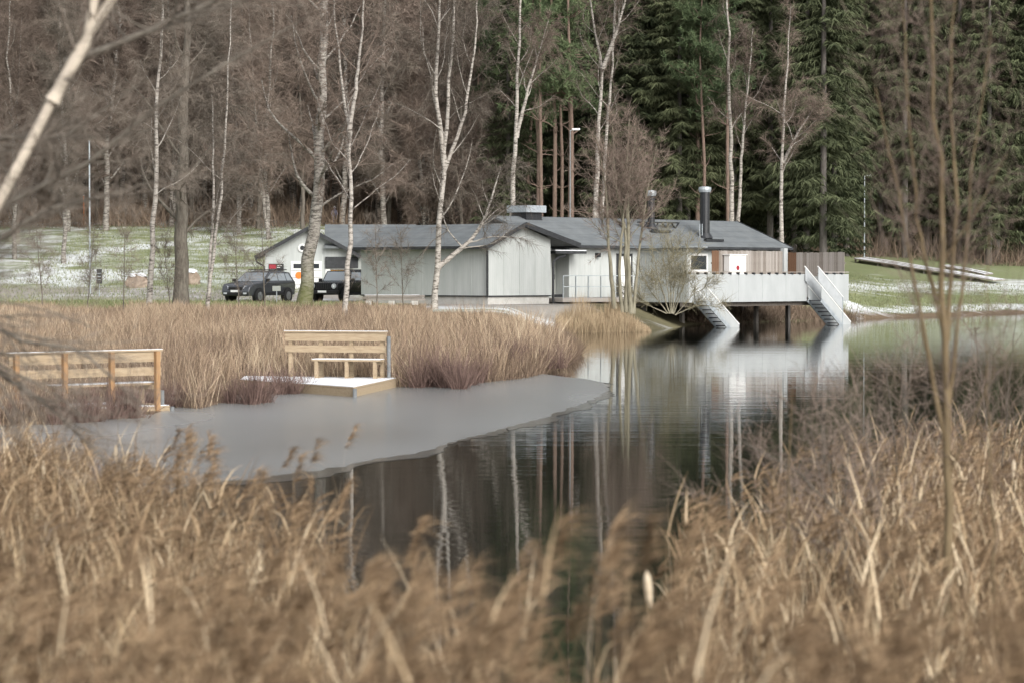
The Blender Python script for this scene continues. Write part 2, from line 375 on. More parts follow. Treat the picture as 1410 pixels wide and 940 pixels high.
# thin ice over the inlet
edge = [(60, 705), (160, 690), (255, 672), (330, 661), (430, 646), (500, 634), (590, 620), (645, 603), (700, 588), (750, 573), (795, 557), (826, 545), (838, 536), (830, 527), (800, 521)]
e0 = [Gz(x, y) for x, y in edge]
sm = []
for i in range(len(e0) - 1):
    for t in np.linspace(0, 1, 8, endpoint=False):
        a, b = e0[i], e0[i + 1]; X = a[0] + (b[0] - a[0]) * t; Yv = a[1] + (b[1] - a[1]) * t
        sm.append((X + .06 * sin(9 * Yv), Yv + .12 * sin(5 * X + i) + .25 * sin(1.3 * X + .4 * i) + .08 * sin(17 * X)))
ice_pts = sm + [Gz(780, 519), (.6, 65), (-1.0, 61), (-2.6, 58), (-6, 55), (-9, 46), (-20, 44), (-26, 36), (-14, 30), (-9, 27)]
m_ = MB(); n_ = len(ice_pts)
m_.poly([(x, y, .006) for x, y in ice_pts] + [(x, y, .002) for x, y in ice_pts], [tuple(range(n_))] + [(i, n_ + i, n_ + (i + 1) % n_, (i + 1) % n_) for i in range(n_)])
tag(m_.build('ice', M['ice']), kind='structure')
mg = [(x + .1 + .1 * sin(2.3 * x + y), y - (.35 + .012 * y) * (1 + .4 * sin(1.7 * x) + .25 * sin(4.1 * x + 1))) for x, y in sm]; n_ = len(sm)
m_ = MB(); m_.poly([(x, y, .0035) for x, y in sm] + [(x, y, .0035) for x, y in mg], [(i, n_ + i, n_ + i + 1, i + 1) for i in range(n_ - 1)])
tag(m_.build('ice_margin', M['ice_edge']), kind='structure')

# ------------------------------------------------------------------ clubhouse (local x runs right and away, local y left and away)
RZ = pi / 4; C0 = (-1.16, 117.0, 0)
h = thing('clubhouse', 'pale grey boarded clubhouse with blue-grey roof beside the pond', 'building', C0, RZ)
zb, ze, zp, zt = 1.58, 4.11, 5.12, 1.0
b = MB(); b.poly([(0, 0, zb), (4.34, 0, zb), (4.34, 0, 4.36), (2.17, 0, zp - .1), (0, 0, ze), (0, 9.26, zb), (4.34, 9.26, zb), (4.34, 9.26, 4.36), (2.17, 9.26, zp - .1), (0, 9.26, ze)],
                 [(0, 1, 2, 3, 4), (5, 9, 8, 7, 6), (0, 4, 9, 5), (1, 6, 7, 2), (4, 3, 8, 9), (3, 2, 7, 8)])
wl = b.build('wall', M['wall'], h); tag(wl, 'pale boarded gable wing wall')
for k in range(1, 8): MB().box(-.014, .02, k * 1.16 - .02, k * 1.16 + .02, zb, ze - .02).build('batten', M['wall'], wl)
for k in range(1, 4): MB().box(k * 1.085 - .02, k * 1.085 + .02, -.014, .02, zb, ze - .1).build('batten', M['wall'], wl)
MB().box(.05, 4.29, .05, 9.2, .3, zb - .002).build('plinth', M['plinth'], h)
MB().box(-.03, 4.37, -.03, 9.29, zb - .06, zb - .004).build('base_flashing', M['dark'], h)
def slab(prof_top, th, y0, y1):
    m = MB(); n = len(prof_top); m.prism(prof_top + [(x, z - th) for x, z in prof_top[::-1]], 'y', y0, y1); return m
rl = slab([(-.45, ze - .12), (2.17, zp)], .1, -.4, 9.7).build('roof', M['roof'], h)
slab([(2.17, zp + .004), (6.05, 4.12)], .1, -.4, 9.7).build('roof', M['roof'], h)
MB().bar((-.46, -.42, ze - .19), (2.17, -.42, zp - .07), .05, .2).build('barge_board', M['dark'], rl)
MB().bar((2.17, -.42, zp - .07), (6.06, -.42, 4.05), .05, .24).build('barge_board', M['dark'], rl)
MB().box(-.52, -.44, -.42, 9.7, ze - .27, ze - .13).build('gutter', M['dark'], rl)
MB().box(6.04, 6.12, -.42, 5, 3.93, 4.09).build('gutter', M['dark'], rl)
MB().tube([(-.1, -.06, ze - .35), (-.1, -.06, 1.55)], .055).build('downpipe', M['black'], h)
MB().tube([(5.3, -.1, 3.55), (4.75, -.1, 3.42), (4.46, -.1, 3.25), (4.43, -.1, 3.0), (4.43, -.1, 1.2), (4.6, -.3, 1.12), (5.4, -1.2, 1.05)], .06).build('downpipe', M['black'], h)
# rear wing
x0, x1, yw = 5.2, 25.4, 2.45
wz0, wze, wzr = 1.42, 4.1, 5.66
b = MB(); b.box(x0, 6.95, yw, 9.6, wz0, wze); b.box(8.25, x1, yw, 9.6, wz0, wze); b.box(6.95, 8.25, yw + 1.0, 9.6, wz0, wze)
b.poly([(x1 - .01, yw, wze), (x1 - .01, 9.6, wze), (x1 - .01, 6.02, wzr - .15), (7.5, yw, wze), (7.5, 9.6, wze), (7.5, 6.02, wzr - .15)], [(0, 1, 2), (3, 5, 4)])
rw = b.build('wall', M['wall'], h); tag(rw, 'long rear wing wall behind the deck')
for k in range(1, 15): MB().box(8.3 + k * 1.16 - .02, 8.3 + k * 1.16 + .02, yw - .014, yw + .02, wz0, wze - .1).build('batten', M['wall'], rw)
MB().box(x0 + .05, x1 - .05, yw + .06, 9.5, -.5, wz0 - .002).build('plinth', M['plinth'], h)
rp = [(1.98, 4.12), (6.02, wzr), (10.06, 4.12)]
rr = slab(rp, .11, 0, 1)
for i, v in enumerate(rr.v): rr.v[i] = ((6.3 if v[1] == 0 else 26.0), v[0], v[2])
rroof = rr.build('roof', M['roof'], h); tag(rroof, 'long low blue-grey roof of the rear wing')
MB().box(6.3, 26.03, 1.9, 1.99, 3.97, 4.1).build('gutter', M['dark'], rroof)
for s_ in (0, 1):
    MB().bar((26.02, 1.95 if s_ == 0 else 10.1, 4.04), (26.02, 6.02, wzr - .07), .05, .2).build('barge_board', M['dark'], rroof)
def roofz(y): return 4.12 + (wzr - 4.12) * (y - 1.98) / 4.04
# entrance door, canopy, second door, lamp
d = MB().box(7.0, 8.2, yw + .92, yw + .99, wz0, 3.75).build('door', M['grey_green'], h); tag(d, 'grey green entrance door in a niche')
MB().tube([(8.05, yw + .9, 2.35), (8.05, yw + .86, 2.35), (8.05, yw + .86, 2.6)], .02, 6).build('handle', M['black'], d)
MB().box(6.2, 8.5, yw - 1.0, yw + .9, 3.66, 3.8).build('canopy', M['dark'], h)
MB().box(6.2, 8.5, yw - 1.0, yw - .02, 3.803, 3.85).build('canopy_snow', M['snow'], h)
MB().box(7.05, 8.1, yw + .3, yw + .85, wz0 + .01, wz0 + .16).build('door_mat_box', M['black'], h)
d = MB().box(12.0, 12.95, yw - .03, yw + .02, wz0, 3.55).build('door', M['white'], h)
f_ = MB().box(11.84, 11.99, yw - .05, yw + .02, wz0, 3.7); f_.box(12.96, 13.06, yw - .05, yw + .02, wz0, 3.7); f_.box(11.84, 13.06, yw - .055, yw + .02, 3.56, 3.7); f_.build('frame', M['dark'], d)
MB().box(12.05, 12.09, yw - .1, yw - .03, 2.4, 2.55).build('handle', M['black'], d)
wlm = MB().box(10.2, 10.42, yw - .22, yw, 3.5, 3.72); wlm.box(10.26, 10.36, yw - .26, yw - .22, 3.54, 3.68); wlm.build('wall_lamp', M['black'], h, bevel=.01)
wn = MB(); 
for a in ((17.65, 19.2, 3.62, 3.74), (17.65, 19.2, 2.74, 2.86), (17.65, 17.77, 2.86, 3.62), (19.08, 19.2, 2.86, 3.62)): wn.box(a[0], a[1], yw - .06, yw + .03, a[2], a[3])
wn = wn.build('window', M['white'], h)
MB().box(17.77, 19.08, yw - .02, yw + .0, 2.86, 3.62).build('pane', M['glass'], wn)
MB().box(17.55, 19.3, yw - .14, yw - .0, 2.66, 2.735).build('sill', M['white'], wn)
MB().tube([(20.2, yw - .05, 4.0), (20.2, yw - .05, 1.5)], .05, 8).build('downpipe', M['black'], h)
# roof furniture
v = MB().box(8.2, 9.35, 5.5, 6.6, 5.2, 5.85).build('vent_stack', M['dark'], h)
for k in range(4): MB().box(8.17, 9.38, 5.47, 6.63, 5.46 + k * .1, 5.5 + k * .1).build('louvre', M['black'], v)
MB().box(8.02, 9.53, 5.32, 6.78, 5.853, 6.22).build('vent_hood', M['galv'], v, bevel=.02)
def flue(x, y, top, r, cap):
    z0 = roofz(y)
    f = MB().tube([(x, y, z0 - .1), (x, y, top)], r, 14).build('chimney', M['black'], h, smooth=False)
    MB().tube([(x, y, top - .12), (x, y, top + .03), (x, y, top + .16), (x, y, top + .2)], [r + .05, r + .09, r + .08, r * .6], 14).build('cap', M[cap], f)
    MB().tube([(x, y, z0 - .06), (x, y, z0 + .22)], [r + .2, r + .03], 14).build('flashing', M['black'], f)
    MB().box(x - .75, x + .75, y - .75, y - .55, z0 - .25, z0 - .12).build('snow_guard', M['black'], f)
    return f
flue(20.1, 3.4, 7.25, .27, 'galv'); flue(17.0, 4.6, 7.0, .2, 'galv')
MB().tube([(19.55, 3.3, roofz(3.3)), (19.55, 3.3, roofz(3.3) + .75), (19.75, 3.3, roofz(3.3) + .75), (19.75, 3.3, roofz(3.3))], .025, 6).build('roof_ladder_hoop', M['galv'], h)
wk = MB().box(16.2, 19.3, 4.55, 4.9, roofz(4.7) + .26, roofz(4.7) + .32)
for xx in (16.5, 17.4, 18.3, 19.1): wk.tube([(xx - .28, 4.7, roofz(4.7) + .26), (xx - .15, 4.7, roofz(4.7) + .12), (xx, 4.7, roofz(4.7) - .02), (xx + .15, 4.7, roofz(4.7) + .12), (xx + .28, 4.7, roofz(4.7) + .26)], .05, 6)
wk.build('roof_walkway', M['black'], h)

# ------------------------------------------------------------------ deck over the water
dk = thing('bathing_deck', 'raised timber deck with pale panel railing standing over the water', 'deck', C0, RZ)
fz = 1.42; D0, D1, DF = 8.35, 21.3, -5.5
MB().poly([(D0, DF, fz), (D1, DF, fz), (D1, 2.4, fz), (4.6, 2.4, fz), (4.6, -.6, fz), (D0, -2.3, fz), (D0, DF, fz - .18), (D1, DF, fz - .18), (D1, 2.4, fz - .18), (4.6, 2.4, fz - .18), (4.6, -.6, fz - .18), (D0, -2.3, fz - .18)],
          [(0, 1, 2, 3, 4, 5), (11, 10, 9, 8, 7, 6), (0, 6, 7, 1), (1, 7, 8, 2), (3, 9, 10, 4), (4, 10, 11, 5), (5, 11, 6, 0)]).build('floor', M['plank'], dk)
ed = [D0, 10.3, 12.2, 14.1, 16.0, 17.72, 18.72, 20.0, D1]
for i in range(8):
    if i == 5: continue
    MB().box(ed[i] + .004, ed[i + 1] - .004, DF - .07, DF - .01, fz - .2, 2.62).build('railing_panel', M['panel'], dk)
for a, b_ in ((D0, 17.72), (18.72, D1)):
    MB().box(a, b_, DF - .1, DF + .06, 2.70, 2.745).build('top_rail', M['plank'], dk)
    x = a + .1
    while x < b_:
        MB().box(x - .05, x + .05, DF - .12, DF + .03, 2.6, 2.70).build('rail_bracket', M['black'], dk); x += .62
MB().box(D1 - .07, D1 - .01, DF, -1.4, fz - .2, 2.5).build('railing_panel', M['panel'], dk)
sw = MB().box(D0 - .02, D0 + .06, DF + .0, -2.3, fz - .2, 3.9).build('wind_screen', M['wall'], dk)
for k in range(28): MB().box(D0 - .035, D0 - .021, DF + .02 + k * .113, DF + .02 + k * .113 + .045, fz - .18, 3.88).build('batten', M['wall'], sw)
MB().box(D0 - .3, D0 + 1.4, DF - .1, -1.9, 3.93, 4.0).build('screen_canopy', M['galv'], dk)
MB().bar((D0 + .03, DF - .03, 3.5), (D0 + .03, DF - .9, 3.92), .05, .05).build('brace', M['galv'], dk)
MB().bar((D0 + .03, DF - .06, 3.95), (D0 + .03, DF - 1.0, 3.95), .05, .05).build('canopy_bearer', M['galv'], dk)
for x in (9.3, 12.2, 15.2, 18.2, 20.9):
    for y in (-1.8, 1.4):
        MB().box(x - .1, x + .1, y - .1, y + .1, -1.3, fz - .19).build('post', M['plank'], dk)
for y in (-5.1, -1.8, 1.4): MB().box(D0, D1, y - .08, y + .08, fz - .42, fz - .19).build('beam', M['plank'], dk)
# walkway railing in front of the entrance
rg = thing('walkway_railing', 'thin galvanised railing along the walkway by the entrance', 'railing', C0, RZ)
A, B = np.array([8.3, -2.28, fz]), np.array([4.65, -.58, fz])
for t in np.linspace(0, 1, 7):
    p = A + (B - A) * t; MB().bar(p, p + [0, 0, 1.12], .05, .05, (1, 0, 0)).build('post', M['rail'], rg)
for z in (1.12, .58): MB().bar(A + [0, 0, z], B + [0, 0, z], .045, .045).build('rail', M['rail'], rg)
# two stairs into the water
def stair(xs, wd, tall, label):
    "descends along the deck front (local +x), one side against the deck"
    s = thing('deck_stair', label, 'stair', C0, RZ)
    x0_, z0, x1_, z1 = xs, fz - .05, xs + 2.5, -.5
    L_ = lambda t, y, dz=0: (x0_ + (x1_ - x0_) * t, y, z0 + (z1 - z0) * t + dz)
    for y in (DF - .14, DF - .14 - wd):
        MB().bar(L_(0, y, -.1), L_(1, y, -.1), .05, .22).build('stringer', M['galv'], s)
        def sheet(name, t0, t1, a, b_, th, mm):
            q = [L_(t0, y, a), L_(t1, y, a), L_(t1, y, b_), L_(t0, y, b_)]
            MB().prism([(p[0], p[2]) for p in q], 'y', y - th, y + th).build(name, mm, s)
        sheet('side_panel', 0, 1, .02, .6, .015, M['panel'])
        MB().bar(L_(0, y, .63), L_(1, y, .63), .06, .05).build('handrail', M['white'], s)
        if tall:
            sheet('upper_panel', -.1, .72, .72, 1.4, .012, M['grille'])
            MB().bar(L_(-.12, y, 1.43), L_(.74, y, 1.43), .06, .05).build('handrail', M['white'], s)
            MB().bar(L_(.72, y, -.1), L_(.72, y, 1.42), .06, .06, (1, 0, 0)).build('end_post', M['galv'], s)
    for k in range(9):
        x, _, zz = L_((k + .5) / 9.5, 0)
        MB().box(x - .13, x + .13, DF - .14 - wd + .03, DF - .17, zz - .04, zz).build('tread', M['dark'], s)
stair(8.75, .75, False, 'low sided stair leading from the deck corner into the pond')
stair(17.75, .85, True, 'stair with tall double sided rails leading into the pond')
def plank_fence(label, a, b_, z1, first):
    a = np.array(a, float); b_ = np.array(b_, float); L = np.linalg.norm(b_ - a); u = (b_ - a) / L
    ang = math.atan2(u[1], u[0]); t = thing('plank_fence', label, 'fence', C0, RZ)
    me = MB().box(.004, .136, -.012, .012, fz + .02, z1).build('plank', M['plank'], t)
    n = int(L / .14); base = me; fresh = []
    for i in range(n):
        o = base if i == 0 else base.copy()
        if i: col.objects.link(o); o.parent = t
        p = a + u * .14 * i; o.location = (p[0], p[1], random.uniform(-.02, .02)); o.rotation_euler = (0, 0, ang)
        if i < first: fresh.append(o)
    nm_ = me.data.copy(); nm_.materials[0] = M['newplank']
    for o in fresh: o.data = nm_
    for z in (1.8, 3.2): MB().bar((*(a + [-u[1] * .05, u[0] * .05]), z), (*(b_ + [-u[1] * .05, u[0] * .05]), z), .04, .09).build('rail', M['plank'], t)
    return t
f1 = plank_fence('weathered plank screen under the eave with white cabinet in front', (15.06, -1.38), (21.0, -1.38), 3.86, 4)
f2 = plank_fence('weathered plank screen closing the open end of the deck', (D1, -1.5), (D1, -5.3), 3.78, 4)
MB().box(20.95, 21.25, -1.5, -1.25, fz, 4.02).build('column', M['panel'], f1)
cb = thing('utility_cabinet', 'white cabinet with small red mark against the plank screen', 'cabinet', C0, RZ)
MB().box(15.95, 17.3, -1.85, -1.45, fz, 3.62).build('body', M['white'], cb, bevel=.02)
MB().tube([(16.62, -1.853, 2.95), (16.62, -1.858, 2.95)], .13, 12).build('mark', M['red'], cb)
MB().box(15.9, 17.35, -1.9, -1.4, 3.62, 3.67).build('lid', M['white'], cb)

# ------------------------------------------------------------------ garage behind the cars
gx, gy = (425 - 705) / F * 137, 137.0; g0 = hz(gx, gy)
g = thing('garage', 'small gabled garage with roller door and round gable emblem', 'building', (gx, gy, 0), R(4))
b = MB(); hw = 2.45
b.poly([(-hw, 0, .8), (hw, 0, .8), (hw, 0, 3.85), (0, 0, 5.2), (-hw, 0, 3.85), (-hw, 7, .8), (hw, 7, .8), (hw, 7, 3.85), (0, 7, 5.2), (-hw, 7, 3.85)],
       [(0, 1, 2, 3, 4), (5, 9, 8, 7, 6), (0, 4, 9, 5), (1, 6, 7, 2), (4, 3, 8, 9), (3, 2, 7, 8)]); b.build('wall', M['wall'], g)
slab([(-hw - .55, 3.62), (0, 5.3), (hw + .5, 3.65)], .12, -.5, 7.4).build('roof', M['roof'], g)
bb = MB().bar((-hw - .56, -.52, 3.55), (0, -.52, 5.22), .06, .2); bb.bar((0, -.52, 5.22), (hw + .5, -.52, 3.58), .06, .2); bb.build('barge_board', M['dark'], g)
MB().tube([(-hw - .5, -.45, 3.5), (-hw - .45, -.45, 3.3), (-hw - .1, -.12, 3.1), (-hw - .05, -.08, 2.9), (-hw - .05, -.08, 1.2)], .05, 8).build('downpipe', M['black'], g)
dr = MB().box(-1.0, .75, -.05, .02, 1.2, 3.35).build('garage_door', M['white'], g)
MB().box(-.85, .6, -.07, -.051, 2.95, 3.2).build('door_window', M['glass'], dr)
for k in range(4): MB().box(-.98, .73, -.056, -.051, 1.6 + k * .4, 1.62 + k * .4).build('panel_joint', M['dark'], dr)
MB().tube([(-.55, -.052, 2.55), (-.55, -.075, 2.55)], .2, 20).build('round_sign', M['orange'], dr)
op = MB().box(.95, hw + .35, -.12, .0, 2.95, 3.6).build('carport_shade_box', M['dark'], g)  # charcoal box whose colour stands in for the shade of the carport opening
MB().box(.95, hw - .1, -.06, .0, 1.2, 2.9).build('side_door', M['white'], g)
MB().box(1.25, hw, -.09, -.062, 2.3, 2.88).build('info_board', M['yellow'], g)
MB().poly([(.9, -.45, 4.18), (6.2, -.45, 4.18), (6.2, 3.4, 5.5), (.9, 3.4, 5.5), (.9, -.45, 4.06), (6.2, -.45, 4.06), (6.2, 3.4, 5.38), (.9, 3.4, 5.38)], [(0, 1, 2, 3), (7, 6, 5, 4), (0, 4, 5, 1), (1, 5, 6, 2), (2, 6, 7, 3), (3, 7, 4, 0)]).build('side_roof', M['roof'], g)
MB().box(2.46, 5.9, .6, .75, .8, 4.2).build('side_wall', M['wall'], g)
sg = MB().box(-2.25, -1.4, -.06, .0, 2.8, 3.2).build('sign_board', M['black'], g)
MB().box(-2.22, -1.83, -.075, -.061, 2.92, 3.16).build('red_field', M['red'], sg)
for k, (a, b_) in enumerate(((-1.77, -1.5), (-1.77, -1.6), (-2.18, -1.9))): MB().box(a, b_, -.075, -.061, 3.08 - (k % 2) * .1 - (.22 if k == 2 else 0), 3.11 - (k % 2) * .1 - (.22 if k == 2 else 0)).build('letter_line', M['white'], sg)
em = MB().tube([(-.35, -.02, 4.1), (-.35, -.06, 4.1)], .24, 20).build('emblem', M['white'], g)
MB().tube([(-.35, -.061, 4.1), (-.35, -.075, 4.1)], .13, 14).build('emblem_centre', M['dark'], em)

# ------------------------------------------------------------------ cars
def sedan(label, loc, rz, boxy):
    "local -y is the front"
    c = thing('parked_car', label, 'car', loc, rz)
    paint = M['carpaint_b'] if boxy else M['carpaint_g']
    L, Wd = (4.4, 1.76) if boxy else (4.5, 1.86)
    if boxy: side = [(-2.15, .42), (-2.2, .62), (-2.16, 1.02), (-1.0, 1.1), (2.1, 1.1), (2.2, .9), (2.18, .45)]
    else: side = [(-2.2, .34), (-2.27, .55), (-2.2, .8), (-1.95, .96), (-1.0, 1.06), (2.05, 1.12), (2.25, .9), (2.2, .38)]
    m = MB(); hw = Wd / 2; n = len(side); vs = []
    for s, wx in ((-1, 1.0), (1, 1.0)):
        for (y, z) in side:
            k = 1 - (.1 if abs(y) > 2.1 and not boxy else .03 if abs(y) > 2.1 else 0) - (.03 if z < .5 else 0)
            vs.append((s * hw * k, y, z))
    m.poly(vs, [tuple(range(n)), tuple(range(n, 2 * n))[::-1]] + [(i, n + i, n + (i + 1) % n, (i + 1) % n) for i in range(n)])
    body = m.build('body', paint, c, bevel=.06, smooth=True)
    gh = [(-.95, 1.06), (-.55, 1.64), (1.95, 1.68), (2.12, 1.08)] if boxy else [(-1.05, 1.04), (-.15, 1.58), (.9, 1.65), (1.75, 1.56), (2.1, 1.08)]
    m = MB(); n = len(gh); vs = []
    for s in (-1, 1):
        for (y, z) in gh:
            k = 1 - (z - 1.05) * (.2 if boxy else .3); vs.append((s * (hw - .05) * k, y, z))
    m.poly(vs, [tuple(range(n)), tuple(range(n, 2 * n))[::-1]] + [(i, n + i, n + (i + 1) % n, (i + 1) % n) for i in range(n)])
    cab = m.build('cabin', paint, c, bevel=.04, smooth=True)
    def quad(name, pts, mm, par, off):
        pts = [np.array(p, float) for p in pts]; nn = norm(np.cross(pts[1] - pts[0], pts[2] - pts[0]))
        if np.dot(nn, np.array(off)) < 0: nn = -nn
        MB().poly([p + nn * .012 for p in pts] + [p - nn * .01 for p in pts], [(0, 1, 2, 3), (7, 6, 5, 4), (0, 4, 5, 1), (1, 5, 6, 2), (2, 6, 7, 3), (3, 7, 4, 0)]).build(name, mm, par)
    X = lambda z, e=.0: (hw - .05) * (1 - (z - 1.05) * (.2 if boxy else .3)) + e
    a, b_ = gh[0], gh[1]
    w0 = [a[i] + (b_[i] - a[i]) * .1 for i in (0, 1)]; w1 = [a[i] + (b_[i] - a[i]) * .92 for i in (0, 1)]
    quad('windscreen', [(-X(w0[1]) + .08, *w0), (X(w0[1]) - .08, *w0), (X(w1[1]) - .08, *w1), (-X(w1[1]) + .08, *w1)], M['carglass'], c, (0, -1, .5))
    for s in (-1, 1):
        zt_, zb_ = (1.56, 1.14) if boxy else (1.5, 1.13)
        segs = [(-.72, -.5, .42, .42), (.5, .5, 1.2, 1.2), (1.28, 1.28, 1.95, 1.9)] if boxy else [(-.72, -.1, .45, .45), (.53, .53, 1.25, 1.2), (1.33, 1.28, 1.85, 1.6)]
        for (y0, y0t, y1, y1t) in segs:
            quad('side_window', [(s * X(zb_), y0, zb_), (s * X(zb_), y1, zb_), (s * X(zt_), y1t, zt_), (s * X(zt_), y0t, zt_)], M['carglass'], c, (s, 0, .2))
        mi = MB().box(s * (hw + .02), s * (hw + .2), -.85, -.72, 1.08, 1.24).build('mirror', M['trim'], c, bevel=.02)
        for y in (-1.4, 1.35):
            ar = MB().tube([(s * (hw - .2), y, .36), (s * (hw + .012), y, .36)], .41, 20).build('wheel_arch', M['trim'], c)
            wh = MB().tube([(s * (hw - .18), y, .34), (s * (hw - .16), y, .34), (s * (hw + .02), y, .34), (s * (hw + .035), y, .34)], [.3, .345, .345, .31], 20).build('wheel', M['tyre'], c)
            MB().tube([(s * (hw + .0), y, .34), (s * (hw + .042), y, .34)], [.22, .22], 16).build('rim', M['rim'], wh)
            for q in range(5):
                an = q * 2 * pi / 5; MB().bar((s * (hw + .046), y, .34), (s * (hw + .046), y + .2 * cos(an), .34 + .2 * sin(an)), .05, .012, (1, 0, 0)).build('spoke', M['rim'], wh)
        MB().box(s * hw - .012, s * hw + .012, -1.0, 1.0, .36, .5).build('sill_trim', M['trim'], c)
        MB().box(s * hw - .012, s * hw + .012, .1, .26, .9, .93).build('door_handle', M['trim'], c)
        if boxy:
            hl = MB().tube([(s * .64, -2.16, .84), (s * .64, -2.22, .84)], [.135, .13], 18).build('headlight', M['lamp'], c)
            MB().tube([(s * .64, -2.21, .84), (s * .64, -2.226, .84)], .05, 10).build('bulb', M['plate'], hl)
            MB().tube([(s * .7, -2.2, .58), (s * .7, -2.25, .58)], .06, 10).build('fog_lamp', M['lamp'], c)
        else:
            quad('headlight', [(s * .45, -2.235, .72), (s * .84, -2.05, .76), (s * .82, -1.98, .9), (s * .5, -2.16, .84)], M['lamp'], c, (0, -1, .3))
            MB().box(s * .6 - .1, s * .6 + .1, -2.29, -2.24, .44, .52).build('fog_lamp', M['lamp'], c)
    if boxy:
        gr = MB().box(-.46, .46, -2.235, -2.18, .68, 1.0).build('grille', M['trim'], c)
        for k in range(7): MB().box(-.4 + k * .133 - .045, -.4 + k * .133 - .025, -2.25, -2.236, .7, .98).build('grille_bar', paint, gr)
        MB().box(-.9, .9, -2.32, -2.1, .42, .64).build('bumper', M['trim'], c, bevel=.04)
        MB().box(-.26, .26, -2.335, -2.322, .5, .61).build('licence_plate', M['plate'], c)
    else:
        gr = MB().box(-.42, .42, -2.28, -2.2, .66, .8).build('grille', M['trim'], c, bevel=.02)
        MB().box(-.74, .74, -2.275, -2.15, .38, .52).build('bumper_intake', M['trim'], c, bevel=.03)
        MB().box(-.26, .26, -2.298, -2.28, .54, .65).build('licence_plate', M['plate'], c)
    for s in (-1, 1): MB().bar((s * .6, -.1 if not boxy else -.4, 1.69), (s * .6, 1.7, 1.7), .04, .05).build('roof_rail', M['trim'], c)
    return c
X_, Y_ = (357 - 705) / F * 126.5, 126.5
sedan('dark grey rounded sport utility car parked on gravel', (X_, Y_, hz(X_, Y_)), R(-27), False)
X_, Y_ = (474 - 705) / F * 128.6, 128.6
sedan('black boxy off-roader with round headlights parked by the house', (X_, Y_, hz(X_, Y_)), R(-26), True)

# ------------------------------------------------------------------ benches on little platforms
def bench(label, loc, rz, L, platform, face):
    "local x along the bench, seat on local -y (face=-1) or +y (face=1); z=0 is the platform top"
    t = thing('platform_bench', label, 'bench', loc, rz)
    pm = M['timber']
    for z, bh in ((.6, .16), (.86, .2)): MB().box(0, L, -.02, .02, z, z + bh).build('back_board', pm, t)
    MB().box(-.02, L + .02, -.05, .05, 1.062, 1.09).build('top_cap', pm, t); MB().box(-.02, L + .02, -.05, .05, 1.092, 1.103).build('cap_snow', M['snow'], t)
    for k in range(4):
        x = .12 + (L - .24) * k / 3
        MB().box(x - .045, x + .045, *((.022, .11) if face < 0 else (-.11, -.022)), -.12, 1.06).build('post', M['timber_o'] if face > 0 else pm, t)
    s0 = L * .33; f = face
    ya, yb = sorted((f * .1, f * .5))
    for k in range(3):
        y0 = ya + (yb - ya) * k / 3; MB().box(s0, L - .02, y0 + .006, y0 + (yb - ya) / 3 - .006, .41, .45).build('seat_board', pm, t)
    MB().box(s0, L - .02, ya, yb, .452, .466).build('seat_snow', M['snow'], t)
    for x in (s0 + .1, (s0 + L) / 2, L - .15):
        y = f * .44; MB().box(x - .04, x + .04, y - .04, y + .04, 0, .41).build('leg', pm, t)
        MB().box(x - .035, x + .035, min(0, y), max(0, y), .33, .408).build('bearer', pm, t)
        MB().box(x - .04, x + .04, min(0, y), max(0, y), .004, .05).build('foot_rail', pm, t)
    Fc_, Rc, Bc, Lc = [np.array(q, float) for q in platform]      # front, right, back, left corners
    n = int(np.linalg.norm(Lc - Fc_) / .145); lp = lambda a, b_, t_: a + (b_ - a) * t_
    def strip(name, quad, z0, z1, mm):
        MB().prism([tuple(q) for q in quad], 'z', z0, z1).build(name, mm, t)
    for k in range(n):
        a0, a1 = (k + .03) / n, (k + .97) / n
        strip('deck_board', [lp(Fc_, Lc, a0), lp(Rc, Bc, a0), lp(Rc, Bc, a1), lp(Fc_, Lc, a1)], -.035, 0, pm)
    cc = (Fc_ + Rc + Bc + Lc) / 4; strip('platform_snow', [lp(q, cc, .012) for q in (Fc_, Rc, Bc, Lc)], .002, .016, M['snow'])
    for a, b_ in ((Fc_, Rc), (Fc_, Lc), (Rc, Bc)):
        a, b_ = lp(a, cc, .01), lp(b_, cc, .01); MB().bar((*a, -.125), (*b_, -.125), .04, .17).build('edge_board', pm, t)
    a, b_ = lp(Fc_, cc, .05), lp(Rc, cc, .05); MB().bar((*a, -.3), (*b_, -.22), .05, .11).build('skid', pm, t)
    for q, zt_ in ((lp(Fc_, cc, -.02), -.02), (np.array([L + .07, .06 * face]), .98 if face < 0 else .3)):
        MB().tube([(*q, -1.0), (*q, zt_)], .045, 10).build('mooring_pole', M['dimpole'], t)
    return t
pl, pr = np.array([-5.36, 57.1]), np.array([-2.93, 56.5]); dv = pr - pl; an = math.atan2(dv[1], dv[0])
def loc2(p): q = np.array(p) - pl; return (q[0] * cos(an) + q[1] * sin(an), -q[0] * sin(an) + q[1] * cos(an))
CLEAR = [(pl[0], pl[1], an, -1.0, 2.9, -6, .12)]
bench('sunlit pine bench facing the pond on a snowy platform', (pl[0], pl[1], .21), an, float(np.hypot(*dv)), [loc2(q) for q in ((-3.41, 52.07), (-2.7, 56.7), (-6.4, 57.7), (-6.3, 55.9))], -1)
pl = P(12, 488, 44.6); pr = P(221, 482, 46.8); dv = pr - pl
CLEAR.append((pl[0], pl[1], math.atan2(dv[1], dv[0]), .2, 4.2, -4, 1.8))
bench('pine bench seen from its back with orange posts', (pl[0], pl[1], .1), math.atan2(dv[1], dv[0]), float(np.hypot(dv[0], dv[1])), [(3.5, -.05), (3.45, 1.7), (.3, 1.7), (.3, -.05)], 1)

